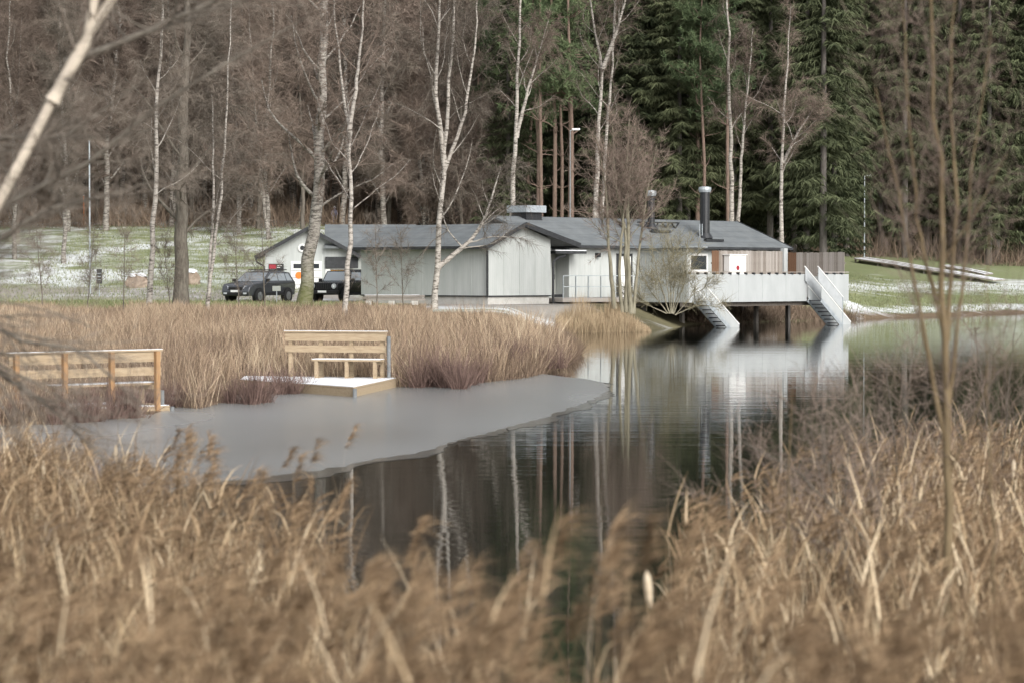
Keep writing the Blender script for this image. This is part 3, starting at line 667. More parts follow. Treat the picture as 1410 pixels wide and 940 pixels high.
# ------------------------------------------------------------------ trees
def resample(pts, n):
    pts = np.asarray(pts, float); d = np.r_[0, np.cumsum(np.linalg.norm(np.diff(pts, axis=0), axis=1))]; t = np.linspace(0, d[-1], n)
    return np.stack([np.interp(t, d, pts[:, i]) for i in range(3)], 1)
def grow(r, p, d, L, n, wob, up):
    out = [p]; d = norm(np.asarray(d, float))
    for i in range(n):
        d = norm(d + r.normal(size=3) * wob + np.array([0, 0, up])); out.append(out[-1] + d * L / n)
    return np.array(out)
def bare_tree(seed, stems, r0, crown0=.3, nlimb=24, llen=3.5, ang=.75, up=.06, sub=6, twigs=8000, tl=.55, tw=.012, droop=.3, rtop=.15, limb_r=.42, big_r=.02, wob=.14, side_bias=None, side_r=(.6, .9)):
    "returns (bark soup, crown soup); stems are trunk paths in local coordinates"
    r = np.random.default_rng(seed); bark = Soup(); crown = Soup(); thin = []
    for si, st in enumerate(stems):
        st = np.asarray(st, float); tot = np.linalg.norm(np.diff(st, axis=0), axis=1).sum()
        p = resample(st, 18); p[1:-1] += r.normal(size=(16, 3)) * .0022 * tot * np.array([1, 1, 0]); m = len(p)
        rs = r0 * (1 if si == 0 else r.uniform(*side_r)); tt = np.linspace(0, 1, m); rad = rs * (1 - (1 - rtop) * tt ** .9); rad[0] *= 1.25
        V, T = tube_np(p, rad, 8); bark.add(V, T, .5)
        for i in range(nlimb):
            t = crown0 + (1 - crown0) * ((i + r.uniform(.1, .9)) / nlimb); f = t * (m - 1); k = min(int(f), m - 2); q = p[k] + (p[k + 1] - p[k]) * (f - k)
            az = i * 2.4 + r.uniform(-.5, .5) + si; a = ang * r.uniform(.7, 1.25)
            hd = np.array([cos(az), sin(az), 0])
            if side_bias is not None: hd = norm(hd + np.array(side_bias))
            dd = norm(p[k + 1] - p[k]) * cos(a) + hd * sin(a)
            L = llen * (1 - .68 * (t - crown0) / (1 - crown0)) * r.uniform(.55, 1.2); rr = np.interp(t, tt, rad) * limb_r * r.uniform(.6, 1)
            lp = grow(r, q, dd, L, 7, wob, up); lr = rr * (1 - .8 * np.linspace(0, 1, 8))
            V, T = tube_np(lp, lr, 5 if rr > big_r else 3)
            (bark if rr > big_r else crown).add(V, T, r.uniform(0, 1)); thin.append(lp[2:])
            for j in range(sub):
                k2 = r.integers(1, 7); d2 = norm(lp[k2] - lp[k2 - 1]) + r.normal(size=3) * .55
                bp = grow(r, lp[k2], d2, L * r.uniform(.25, .6), 5, wob * 1.3, up * .3 - droop * .08)
                V, T = tube_np(bp, lr[k2] * .55 * (1 - .75 * np.linspace(0, 1, 6)), 3); crown.add(V, T, r.uniform(0, 1)); thin.append(bp)
        thin.append(p[-5:])
    A = np.concatenate([x[:-1] for x in thin]); B = np.concatenate([x[1:] for x in thin]); ln_ = np.linalg.norm(B - A, axis=1)
    pick = r.choice(len(A), twigs, p=ln_ / ln_.sum()); t = r.uniform(size=(twigs, 1)); s = A[pick] + (B[pick] - A[pick]) * t
    d = norm(B[pick] - A[pick]) * .75 + r.normal(size=(twigs, 3)) * .55 + np.array([0, 0, -.15 * droop])
    bend = r.normal(size=(twigs, 3)) * .12 + np.array([0, 0, -droop])
    crown.rib(s, d, tl * r.uniform(.5, 1.4, twigs), tw, bend, 2, r.uniform(0, 1, twigs), r)
    return bark, crown
def mk_tree(name, label, loc, geo, bark, twig, group=None, rz=0, scale=1):
    t = thing(name, label, 'tree', loc, rz, group); t.scale = (scale,) * 3
    link('trunk', geo[0].mesh('trunk', bark, True), t); link('crown', geo[1].mesh('crown', twig), t); return t
def px_tree(name, label, Y, paths, bark, twig, seed, r0, base_z=None, **kw):
    "a tree whose trunk lines follow photo pixels at depth Y"
    b0 = P(*paths[0][0], Y); loc = np.array([b0[0], Y, b0[2] if base_z is None else base_z])
    stems = []
    for pa in paths:
        q = np.array([P(x, y, Y) for x, y in pa]) - loc
        q[1:, 1] += np.linspace(0, 1, len(q))[1:] * random.uniform(-.8, .8) * (0 if Y < 20 else 1); stems.append(q)
    return mk_tree(name, label, tuple(loc), bare_tree(seed, stems, r0, **kw), bark, twig)
def moss_bark():
    m = birch_bark('mossy_birch_bark', (.4, .38, .34), thr=.53); n = N(m); tc = n.new('ShaderNodeTexCoord'); sp = n.new('ShaderNodeSeparateXYZ'); n.ln(tc.outputs['Object'], sp.inputs[0])
    ns = n.noise(1.5, 4); mr = n.new('ShaderNodeMapRange'); mr.inputs[1].default_value = 4.2; mr.inputs[2].default_value = 1.0
    n.ln(n.math('ADD', sp.outputs[2], n.math('MULTIPLY', ns, 3.0)), mr.inputs[0])
    old = n.b.inputs['Base Color'].links[0].from_socket; n.color(n.mix(mr.outputs[0], old, (.12, .13, .035))); return m
M['bark_moss'] = moss_bark()
kw = dict(nlimb=20, llen=3.6, ang=.8, twigs=9000, tl=.5, tw=.012, droop=.45, crown0=.3)
px_tree('birch_tree', 'slim white birch in the sedge beside a thick dark alder', 104, [[(203, 440), (208, 380), (214, 250), (218, 120), (223, 0), (226, -120)]], M['bark_birch'], M['twig'], 11, .14, **kw)
px_tree('alder_tree', 'thick dark grey alder between two slim birches', 110, [[(249, 432), (250, 330), (252, 200), (258, 90), (262, 0), (265, -160)]], M['bark_alder'], M['twig'], 12, .36, **{**kw, 'nlimb': 18, 'llen': 5, 'crown0': .15})
px_tree('birch_tree', 'slim leaning birch with peeling cream trunk right of the dark alder', 98, [[(283, 455), (288, 380), (293, 280), (292, 150), (290, 130)], [(284, 440), (300, 300), (312, 180), (316, 60), (318, -60)]], M['bark_birch'], M['twig'], 13, .1, **{**kw, 'nlimb': 14})
px_tree('birch_tree', 'stout old birch with mossy leaning base in front of the garage', 117, [[(418, 424), (425, 370), (437, 280), (441, 170), (444, 60), (447, -150)]], M['bark_moss'], M['twig_red'], 14, .34, **{**kw, 'rtop': .4, 'nlimb': 28, 'llen': 5.5, 'crown0': .22, 'twigs': 15000})
px_tree('birch_tree', 'slender forked yellow-white birch behind the sunlit bench', 88, [[(475, 455), (479, 380), (482, 290), (481, 180), (470, 120), (462, 50), (455, -60)], [(481, 182), (490, 120), (500, 40), (505, -60)]], M['bark_birch'], M['twig_red'], 15, .11, **{**kw, 'twigs': 5000})
px_tree('birch_tree', 'spreading birch in front of the long boarded wall', 106, [[(598, 436), (600, 390), (604, 320), (612, 230), (618, 130), (625, 0), (628, -120)], [(602, 370), (650, 330), (668, 300), (690, 230)], [(612, 225), (600, 130), (606, 10), (604, -100)], [(610, 240), (640, 160), (655, 60), (660, -60)]],
        M['bark_birch'], M['twig'], 16, .15, **{**kw, 'nlimb': 15, 'llen': 4, 'twigs': 14000, 'crown0': .2})
px_tree('alder_tree', 'multi-stemmed young alder growing in the reeds before the clubhouse', 112.5,
        [[(868, 432), (866, 380), (864, 300), (862, 230), (866, 165)], [(857, 430), (852, 380), (858, 290), (875, 190)], [(846, 425), (838, 340), (834, 260), (820, 190)], [(872, 432), (880, 350), (890, 270), (905, 200)], [(862, 430), (862, 330), (846, 240), (842, 175)]],
        M['bark_olive'], M['twig_red'], 17, .13, nlimb=15, llen=3.0, ang=.75, twigs=11000, tl=.42, tw=.013, droop=-.12, crown0=.35, up=.1)
px_tree('willow_bush', 'fan-shaped pale willow bush at the water beside the deck screen', 114,
        [[(922, 432), (905, 380), (895, 330)], [(924, 432), (915, 370), (912, 320)], [(926, 432), (930, 370), (938, 325)], [(928, 432), (945, 380), (962, 345)], [(930, 434), (955, 405), (985, 390)], [(920, 432), (895, 400), (880, 370)], [(925, 432), (922, 360), (920, 312)], [(927, 433), (938, 380), (952, 330)], [(929, 434), (962, 420), (1000, 425)], [(918, 432), (880, 415), (850, 400)]],
        M['bark_olive'], M['twig_pale'], 18, .04, nlimb=12, llen=1.4, ang=.4, twigs=5000, tl=.5, tw=.012, droop=-.05, crown0=.15, up=.1, big_r=.012)
# trees close behind the house
for i, (lab, Y, pa, r0) in enumerate((
        ('single white birch rising behind the ridge next to red pines', 150, [[(704, 310), (708, 220), (713, 120), (716, 40), (720, -120)], [(711, 190), (728, 120), (755, 30)]], .17),
        ('tall white birch pair forking behind the vent stack', 150, [[(820, 305), (824, 200), (830, 90), (815, 20), (808, -80)], [(828, 305), (836, 180), (846, 60), (850, -100)], [(830, 95), (850, 40), (872, -40)]], .17),
        ('two-stemmed birch behind the black chimney', 152, [[(1007, 318), (1006, 200), (1002, 80), (1000, -100)], [(1015, 318), (1022, 200), (1032, 100), (1036, 40)]], .16),
        ('bright white birch alone against the dark spruces', 150, [[(1076, 345), (1075, 240), (1080, 130), (1086, 45), (1088, 10)], [(1078, 225), (1100, 180), (1120, 150)]], .15))):
    px_tree('birch_tree', lab, Y, pa, M['bark_birch'], M['twig_red'], 30 + i, r0, nlimb=12, llen=3.6, ang=.7, twigs=7000, tl=.55, tw=.014, droop=.3, crown0=.3)
# foreground: leaning birch on the left, leafless bush on the right (both out of focus)
px_tree('birch_tree', 'out of focus leaning birch stem with dark branch close by', 13, [[(-380, 940), (-150, 545), (0, 275), (75, 135), (165, -20), (225, -140)], [(72, 140), (118, 60), (138, -40)]], birch_bark('cream_birch_bark', (.62, .55, .45), thr=.42), M['twig'], 41, .042, limb_r=.25,
        nlimb=10, llen=.7, ang=.8, twigs=500, tl=.2, tw=.004, droop=.2, crown0=.3, big_r=.008, rtop=.55)
px_tree('alder_tree', 'out of focus dark bare branch reaching over the bank', 13.5, [[(-420, 620), (-60, 335), (0, 287), (140, 212), (230, 135), (335, 75), (420, 25)], [(-200, 500), (0, 330), (60, 290), (160, 265), (250, 240)], [(-300, 300), (-60, 420), (30, 470), (110, 480), (200, 560)], [(90, 88), (160, 62), (300, 0), (420, -60)], [(-150, 380), (-20, 500), (70, 560), (150, 640)], [(-200, 250), (-20, 190), (90, 190), (200, 110)]],
        M['bark_alder'], M['twig'], 42, .032, limb_r=.55, nlimb=32, llen=.9, ang=.9, wob=.08, twigs=3500, tl=.16, tw=.004, droop=.05, crown0=.25, big_r=.004, rtop=.12, up=0)
px_tree('alder_bush', 'out of focus bare upright bush rising from the right reeds', 13.5,
        [[(1306, 930), (1305, 700), (1303, 480), (1297, 300), (1285, 120), (1275, -80)], [(1304, 620), (1265, 420), (1235, 250), (1205, 120)], [(1306, 560), (1325, 400), (1340, 220), (1365, 40)], [(1302, 480), (1262, 300), (1250, 130), (1240, -40)],
         [(1304, 470), (1318, 280), (1308, 120), (1318, -60)], [(1372, 930), (1366, 700), (1358, 480), (1362, 320)]],
        M['bark_shoot'], M['twig_red'], 43, .032, side_r=(.3, .5), limb_r=.4, nlimb=13, llen=.85, ang=.45, wob=.06, twigs=1500, tl=.2, tw=.004, droop=-.08, crown0=.25, big_r=.006, rtop=.22, up=.04)
px_tree('alder_bush', 'low blurred twiggy bush leaning over the dark water', 16,
        [[(1290, 930), (1190, 740), (1100, 650), (1010, 600)], [(1250, 930), (1150, 760), (1050, 700), (960, 690)], [(1200, 930), (1160, 760), (1140, 640), (1125, 560)], [(1230, 900), (1215, 720), (1190, 600), (1180, 520)]],
        M['bark_alder'], M['twig_red'], 45, .012, nlimb=14, llen=.8, ang=.6, wob=.07, twigs=900, tl=.22, tw=.004, droop=-.05, crown0=.25, big_r=.004, rtop=.2, up=.03)
for k, (lab, Y, stems_) in enumerate((
        ('loose reddish twig bush in the reeds behind the yellow-brown stem', 21, [[(1240, 760), (1225, 620), (1205, 500)], [(1245, 760), (1250, 600), (1262, 470)], [(1236, 760), (1190, 640), (1150, 540)], [(1250, 760), (1285, 600), (1300, 500)]]),
        ('loose brown twig bush at the outer edge of the near reeds', 25, [[(1370, 720), (1350, 560), (1330, 450)], [(1375, 720), (1380, 540), (1385, 430)], [(1366, 720), (1320, 600), (1280, 520)], [(1380, 720), (1410, 560), (1430, 460)]]),
        ('thin twig bush leaning from the reeds toward the open water', 19, [[(1160, 800), (1130, 660), (1110, 560)], [(1165, 800), (1165, 660), (1172, 540)], [(1158, 800), (1090, 700), (1040, 620)]]))):
    px_tree('twig_bush', lab, Y, stems_, M['bark_alder'], M['twig_red'], 70 + k, .014, nlimb=14, llen=.75, ang=.5, wob=.08, twigs=900, tl=.25, tw=.005, droop=-.05, crown0=.2, big_r=.004, rtop=.25, up=.05)
px_tree('shoot', 'thin orange-brown shoot standing alone at the water edge', 15, [[(1090, 960), (1087, 780), (1086, 620), (1092, 520)]], M['bark_shoot'], M['twig_red'], 44, .014, nlimb=6, llen=.4, ang=.5, twigs=60, tl=.12, tw=.004, crown0=.4, big_r=.004)

# ------------------------------------------------------------------ forest
def spruce_geo(seed, H, rad, start=.08):
    r = np.random.default_rng(seed); bark = Soup(); fol = Soup()
    V, T = tube_np([(0, 0, -.5), (0, 0, H * .4), (0, 0, H)], [.26, .18, .02], 8); bark.add(V, T, .5)
    z = H * start
    while z < H * .985:
        u = (z / H - start) / (1 - start); n = r.integers(5, 9); L0 = rad * (1 - u) ** .75 * (.55 + .45 * min(1, u * 5)) + .15
        for k in range(n):
            az = r.uniform(0, 2 * pi); L = L0 * r.uniform(.6, 1.2); hd = np.array([cos(az), sin(az), 0])
            t = np.linspace(.08, 1, 9); pts = np.array([0, 0, z]) + hd * (t * L)[:, None]; pts[:, 2] += L * (.12 - .55 * t + .32 * t * t)
            fol.add(*tube_np(pts[[0, 4, 8]], [.03, .02, .008], 3), .1)
            m = max(12, int(34 * L)); i = r.integers(1, 9, m); s = pts[i] + r.normal(size=(m, 3)) * .05
            sd_ = np.cross(hd, (0, 0, 1)); d = hd * r.uniform(.1, 1, (m, 1)) + sd_ * r.normal(size=(m, 1)) * .9 + np.array([0, 0, -.25])
            fol.rib(s, d, r.uniform(.3, .75, m) * (.45 + .2 * L), .085, np.array([0, 0, -.35]) + r.normal(size=(m, 3)) * .1, 2, r.uniform(0, 1, m), r)
        z += .38 + .2 * (1 - u)
    return bark, fol
def pine_geo(seed, H, r0=.16):
    r = np.random.default_rng(seed); bark = Soup(); fol = Soup()
    p = resample([(0, 0, -.5), (r.uniform(-.2, .2), 0, H * .35), (r.uniform(-.4, .4), r.uniform(-.3, .3), H * .7), (0, 0, H)], 12)
    V, T = tube_np(p, r0 * (1 - .85 * np.linspace(0, 1, 12) ** 1.4), 8); bark.add(V, T, .5)
    for i in range(44):
        t = r.uniform(.42, 1) if i > 6 else r.uniform(.25, .5); q = p[min(11, int(t * 11))]; az = i * 2.4; L = (2.8 * (1 - .6 * (t - .5) / .5) if t > .5 else 1.3) * r.uniform(.6, 1.2)
        lp = grow(r, q, (cos(az), sin(az), .25), L, 6, .16, .06); bark.add(*tube_np(lp, .05 * (1 - .8 * np.linspace(0, 1, 7)), 4), .5)
        if t <= .5: continue
        for j in range(9):
            c = lp[r.integers(2, 7)] + r.normal(size=3) * .35; m = 26; d = r.normal(size=(m, 3)) + np.array([0, 0, .5])
            fol.rib(np.repeat(c[None], m, 0) + r.normal(size=(m, 3)) * .1, d, r.uniform(.25, .5, m), .06, r.normal(size=(m, 3)) * .05, 1, r.uniform(0, 1, m), r)
    return bark, fol
protos = {'bare': [], 'spruce': [], 'pine': []}
def proto(name, geo, bark, twig):
    return (name, geo[0].mesh('trunk', bark, True), geo[1].mesh('crown', twig))
for i in range(6):
    H = (20, 23, 26, 21, 24, 18)[i]; r = np.random.default_rng(100 + i)
    st = [[(0, 0, -.5), (r.uniform(-.5, .5), 0, H * .3), (r.uniform(-1, 1), r.uniform(-.6, .6), H * .7), (r.uniform(-1, 1), 0, H)]]
    if i in (1, 4): st.append([(.1, 0, -.4), (1.0, .2, H * .35), (1.8, -.3, H * .85)])
    protos['bare'].append(proto('birch_tree' if i % 3 else 'alder_tree', bare_tree(200 + i, st, .17 + .02 * (i % 3), crown0=.12, nlimb=34, llen=4.6, ang=.6, up=.09, sub=7, twigs=17000, tl=.9, tw=.022, droop=.22),
                                M['bark_birch_b'] if i % 3 else M['bark_alder'], M['twig_red'] if i % 2 else M['twig']))
for i in range(4): protos['spruce'].append(proto('spruce_tree', spruce_geo(300 + i, (26, 29, 24, 31)[i], (3.2, 3.7, 3.0, 4.0)[i], (.06, .1, .05, .16)[i]), M['bark_spruce'], M['spruce']))
for i in range(4): protos['pine'].append(proto('pine_tree', pine_geo(400 + i, (23, 26, 25, 21)[i]), M['bark_pine'], M['pine']))
WHAT = {'birch_tree': 'leafless pale-barked birch', 'alder_tree': 'leafless dark-barked alder', 'spruce_tree': 'dark green spruce', 'pine_tree': 'red-barked pine'}
ZONES = ((130, 'above the frosty slope beside the orange pole'), (300, 'on the slope behind the two slim birches'), (440, 'on the crest behind the garage gable'), (580, 'behind the ridge of the long boarded wall'), (700, 'behind the gable peak'),
         (800, 'behind the roof vent stack'), (910, 'behind the alder before the clubhouse'), (1030, 'behind the black chimney'), (1150, 'behind the deck plank screen'), (1250, 'behind the lawn street lamp'), (9999, 'above the timber walkway lawn'))
def forest_label(nm, X, Y):
    px = 705 + F * X / Y; z = next(t for k, t in ZONES if px < k); row = 'front-row ' if Y < 180 else '' if Y < 205 else 'deep-set '
    return row + WHAT[nm] + ' ' + z, row + WHAT[nm] + ' trees ' + z
fr = random.Random(5)
def forest_tree(kind, X, Y, s=1.0):
    nm, tm, cm = fr.choice(protos[kind]); lb, gr = forest_label(nm, X, Y)
    t = thing(nm, lb, 'tree', (X, Y, hz(X, Y) - .1), fr.uniform(0, 6.28), gr); k = s * fr.uniform(.88, 1.15); t.scale = (k, k, k * fr.uniform(.95, 1.1))
    link('trunk', tm, t); link('crown', cm, t)
Yr = 172.0
while Yr < 232:
    span = 1410 / F * Yr / 2 + 7; X = -span + fr.uniform(0, 3)
    while X < span:
        Yt = Yr + fr.uniform(-3, 3); px = 705 + F * X / Yt + fr.uniform(-25, 25)
        if px < 672: kind = 'bare' if fr.random() < (.97 if Yr < 190 else .72) else fr.choice(['spruce', 'pine']); step = 3.1
        elif px < 905: kind = fr.choice(['pine', 'spruce', 'pine', 'pine', 'spruce'] if Yr > 180 else ['pine', 'pine', 'spruce', 'bare']); step = 3.4
        else: kind = fr.choice(['spruce'] * 6 + ['pine']); step = 3.6
        if not (px > 1150 and Yt < 186.5): forest_tree(kind, X, Yt)
        X += step * fr.uniform(.75, 1.3)
    Yr += 6.5
for px, Y in ((740, 168), (746, 163), (763, 165), (773, 167), (787, 164), (968, 166), (960, 170), (1003, 165)):
    X, Y, z = at(px, Y); forest_tree('pine', X, Y)
for px, Y in ((1133, 166), (1060, 172), (935, 170), (880, 172), (1165, 189), (1212, 190), (1245, 188.5), (1275, 191), (1320, 189), (1345, 190), (1372, 188.5), (1405, 190), (1425, 188), (1110, 174), (1000, 174)):
    X, Y, z = at(px, Y); forest_tree('spruce', X, Y)
for px, Y in ((88, 150), (20, 152), (372, 165), (330, 168)):
    X, Y, z = at(px, Y); forest_tree('bare', X, Y, .8)
# wooded hillside far behind, one mass
mass = Soup(); r = np.random.default_rng(9)
for k in range(420):
    Y = r.uniform(236, 330); X = r.uniform(-1, 1) * (.25 * Y + 12); z = hz(X, Y); H = r.uniform(18, 26); con = X > -2 + r.normal() * 6
    m = 90; t = r.uniform(.1, 1, m); rad = (3.4 * (1 - t) + .3 if con else 3.2 * np.sin(np.pi * np.clip(t, .15, .97))) * np.sqrt(r.uniform(.1, 1, m)); az = r.uniform(0, 2 * pi, m)
    s = np.stack([X + rad * np.cos(az), Y + rad * np.sin(az), z + t * H], 1)
    mass.rib(s, np.stack([np.cos(az), np.sin(az), np.full(m, -.3 if con else .8)], 1), r.uniform(1, 2.4, m), .9 if con else .35, r.normal(size=(m, 3)) * .1, 2, .75 * r.uniform(0, .6, m) if con else .7 + .3 * r.uniform(size=m), r)
M['mass'] = tinted('distant_wood', [(0, (.015, .028, .014)), (.5, (.045, .065, .03)), (.68, (.1, .075, .065)), (1, (.19, .14, .12))])
tag(link('distant_wood', mass.mesh('distant_wood', M['mass'])), 'distant wooded hillside closing the view behind the trees', 'wood', kind='stuff')
# low brush under the forest edge and below the deck
br = Soup()
for k in range(1900):
    if k < 1250:
        Y = r.uniform(172, 190); X = r.uniform(-.22, .24) * Y
        if X > 22 and Y < 186: continue
    else: X, Y = r.uniform(9, 20), 0; Y = X * .95 + r.uniform(117.5, 123)
    z = hz(X, Y); n = 26
    if z < -.05: continue
    hh = 2.6 if k < 1250 else .9
    s = np.repeat([[X, Y, z]], n, 0) + r.normal(size=(n, 3)) * [.5, .4, .02]
    br.rib(s, r.normal(size=(n, 3)) * .45 + [0, 0, 1], r.uniform(.3, 1, n) * hh, .03 if k < 1250 else .02, r.normal(size=(n, 3)) * .2, 3, r.uniform(0, 1, n), r)
M['brush'] = tinted('brown_brush', [(0, (.11, .08, .06)), (1, (.3, .225, .165))])
tag(link('brush', br.mesh('brush', M['brush'])), 'tangled brown undergrowth along the forest edge and under the deck', 'undergrowth', kind='stuff')

# ------------------------------------------------------------------ reeds
def scatter(n, box, ok):
    out = np.zeros((0, 2))
    while len(out) < n:
        c = rng.uniform((box[0], box[2]), (box[1], box[3]), (n * 2, 2)); out = np.concatenate([out, c[ok(c[:, 0], c[:, 1])]])
    return out[:n]
bl0, bl1 = Gz(560, 436, .8), Gz(775, 486, .2)
def bench_clear(X, Y):
    m = np.zeros(X.shape, bool)
    for (bx, by, a, x0_, x1_, y0_, y1_) in CLEAR:
        u = (X - bx) * cos(a) + (Y - by) * sin(a); v = -(X - bx) * sin(a) + (Y - by) * cos(a)
        m |= (u > x0_) & (u < x1_) & (v > y0_) & (v < y1_)
    return m
def bank_ok(X, Y):
    d = pond_sd(X, Y); lim = np.where(X < bl0[0], 103.5, bl0[1] + (bl1[1] - bl0[1]) * np.clip((X - bl0[0]) / (bl1[0] - bl0[0]), 0, 1.3))
    lim = lim + 3 * np.sin(X * .8)
    return (d > -.25) & (Y < lim) & (X < 2.4) & ~bench_clear(X, Y) & (X > -.235 * Y - 2)
sed = Soup(); n = 150000
c = scatter(n, (-27, 3, 41, 105), bank_ok)
zz = height(c[:, 0], c[:, 1]); ht = np.interp(c[:, 1], [42, 60, 80, 100], [.85, 1.2, .95, .5]) * rng.uniform(.45, 1.15, n) * (.8 + .25 * np.sin(c[:, 0] * 1.3) * np.sin(c[:, 1] * .6))
pn = np.sin(c[:, 0] * 1.1 + 2 * np.sin(c[:, 1] * .31)) * np.sin(c[:, 1] * .47 + 1.5 * np.sin(c[:, 0] * .5)); ht *= 1 + .28 * pn + .25 * np.sin(c[:, 0] * 4.1 + c[:, 1]) * np.sin(c[:, 1] * 2.3)
tint = np.clip(.42 + .28 * np.roll(pn, 0) * np.sin(c[:, 0] * .37 + 1) + rng.normal(size=n) * .26, 0, 1)
sed.rib(np.c_[c, zz - .03], np.c_[rng.normal(size=(n, 2)) * .24, np.ones(n)], ht, np.interp(c[:, 1], [45, 100], [.014, .022]), rng.normal(size=(n, 3)) * [.2, .2, .06], 3, tint)
n = 16000; c = scatter(n, (-27, 3, 41, 100), lambda X, Y: (np.abs(pond_sd(X, Y) - .1) < .4) & (X < 2.3) & ~bench_clear(X, Y))
sed.rib(np.c_[c, np.maximum(height(c[:, 0], c[:, 1]), 0) - .02], np.c_[rng.normal(size=(n, 2)) * .45, np.ones(n)], rng.uniform(.15, .6, n), .012, rng.normal(size=(n, 3)) * .25, 3, rng.uniform(0, .22, n))
tag(link('sedge_bed', sed.mesh('sedge_bed', M['reed'])), 'tawny dry sedge covering the bank behind the benches', 'sedge', kind='stuff')
gold = Soup(); n = 6000; c = scatter(n, (2.0, 6.4, 108.5, 114), lambda X, Y: (np.abs(pond_sd(X, Y)) < 1.3))
gold.rib(np.c_[c, np.maximum(height(c[:, 0], c[:, 1]), -.1)], np.c_[rng.normal(size=(n, 2)) * .07, np.ones(n)], rng.uniform(.5, 1.5, n) * (.75 + .3 * np.sin(c[:, 0] * 2.3 + 1) * np.sin(c[:, 0] * .9 + c[:, 1])) * np.interp(c[:, 0], [2.0, 2.9, 5.2, 6.4], [.4, 1.1, .95, .3]), .018, rng.normal(size=(n, 3)) * [.14, .14, .03], 3, rng.uniform(0, 1, n))
tag(link('reed_clump', gold.mesh('reed_clump', M['reed_gold'])), 'golden upright reeds at the waterline below the walkway', 'reeds', kind='stuff')
gr_ = Soup(); n = 60000; c = scatter(n, (-30, 40, 96, 176), lambda X, Y: (pond_sd(X, Y) > .5) & ((X < -7) & (Y < 124) | (X > 18) | (X < -12)) & (np.abs(X) < .23 * Y))
gr_.rib(np.c_[c, height(c[:, 0], c[:, 1])], np.c_[rng.normal(size=(n, 2)) * .4, np.ones(n)], rng.uniform(.06, .2, n), .03, rng.normal(size=(n, 3)) * .2, 2, rng.uniform(0, 1, n))
tag(link('grass', gr_.mesh('grass', M['grassblade'])), 'short green winter grass on the lawns', 'grass', kind='stuff')
def shrub(px, py, Y, wd, hh, label, n=1300):
    X = (px - 705) / F * Y; z = max(hz(X, Y), 0); s = Soup(); r = np.random.default_rng(int(px))
    q = 9; ctr = r.normal(size=(q, 2)) * wd * .5; ch = r.uniform(.5, 1.1, q); k = r.integers(0, q, n)
    b0 = np.c_[ctr[k] + r.normal(size=(n, 2)) * wd * .12, np.zeros(n)]
    s.rib(b0, np.c_[(b0[:, :2] - ctr[k]) * 1.2 / wd + r.normal(size=(n, 2)) * .28, np.ones(n)], hh * ch[k] * r.uniform(.3, 1.1, n), .011, r.normal(size=(n, 3)) * .16, 3, r.uniform(0, 1, n), r)
    t = thing('shrub', label, 'shrub', (X, Y, z)); link('stems', s.mesh('stems', M['purple']), t)
shrub(608, 530, 56.5, .75, 1.15, 'dense purple-twigged shrub right of the sunlit bench')
shrub(655, 525, 59, .6, .8, 'small purple-twigged shrub at the tip of the bank', 700)
shrub(735, 508, 66, .8, .9, 'purple-brown shrub at the end of the sedge point', 900)
shrub(395, 530, 53.6, .6, .8, 'purple-twigged shrub over the snowy platform edge', 700)
shrub(330, 545, 49.5, .7, .85, 'dark purple shrub between the two benches', 900)
shrub(150, 560, 44, .9, .8, 'brown-purple shrub below the orange-post bench', 1200)
shrub(60, 560, 43, .9, .8, 'brown-purple shrub at the end of the orange-post bench', 1200)
shrub(690, 512, 64, .9, .85, 'low purple-brown shrub within the sedge point', 900)
shrub(560, 500, 62, .9, .9, 'reddish shrub behind the end of the sunlit bench', 800)
shrub(470, 470, 78, 1.2, .8, 'reddish low shrub in the sedge behind the sunlit bench', 900)
shrub(300, 500, 60, 1.2, .95, 'reddish low shrub in the sedge between the benches', 1000)
shrub(215, 540, 48, .8, .7, 'brown shrub at the end of the orange-post platform', 900)
shrub(20, 600, 29, .9, .75, 'blurred brown shrub at the near edge of the ice', 1200)
shrub(120, 610, 28, .8, .65, 'low blurred brown shrub poking through the ice edge', 900)
for k, (px, Y, hh) in enumerate(((60, 100, 4.5), (120, 103, 3.5), (170, 97, 5), (330, 101, 4), (365, 106, 5.5), (520, 104, 4), (555, 108, 3.4), (235, 101, 3.2))):
    X = (px - 705) / F * Y; lean_ = random.uniform(-.4, .4)
    mk_tree('sapling', ('slim bare sapling %s') % ('by the notice board', 'below the flag pole', 'beside the snow-capped boulder', 'in front of the dark grey car', 'between the dark grey car and mossy birch', 'at the corner of the boarded wall', 'in front of the board pile', 'against the dark alder')[(0, 1, 2, 3, 4, 5, 6, 7)[k]],
            (X, Y, hz(X, Y)), bare_tree(60 + k, [[(0, 0, 0), (lean_ * .5, 0, hh * .5), (lean_, .1, hh)]], .03, nlimb=14, llen=1.5, ang=.7, twigs=1200, tl=.4, tw=.01, droop=.05, crown0=.15, big_r=.01), M['bark_alder'], M['twig'])
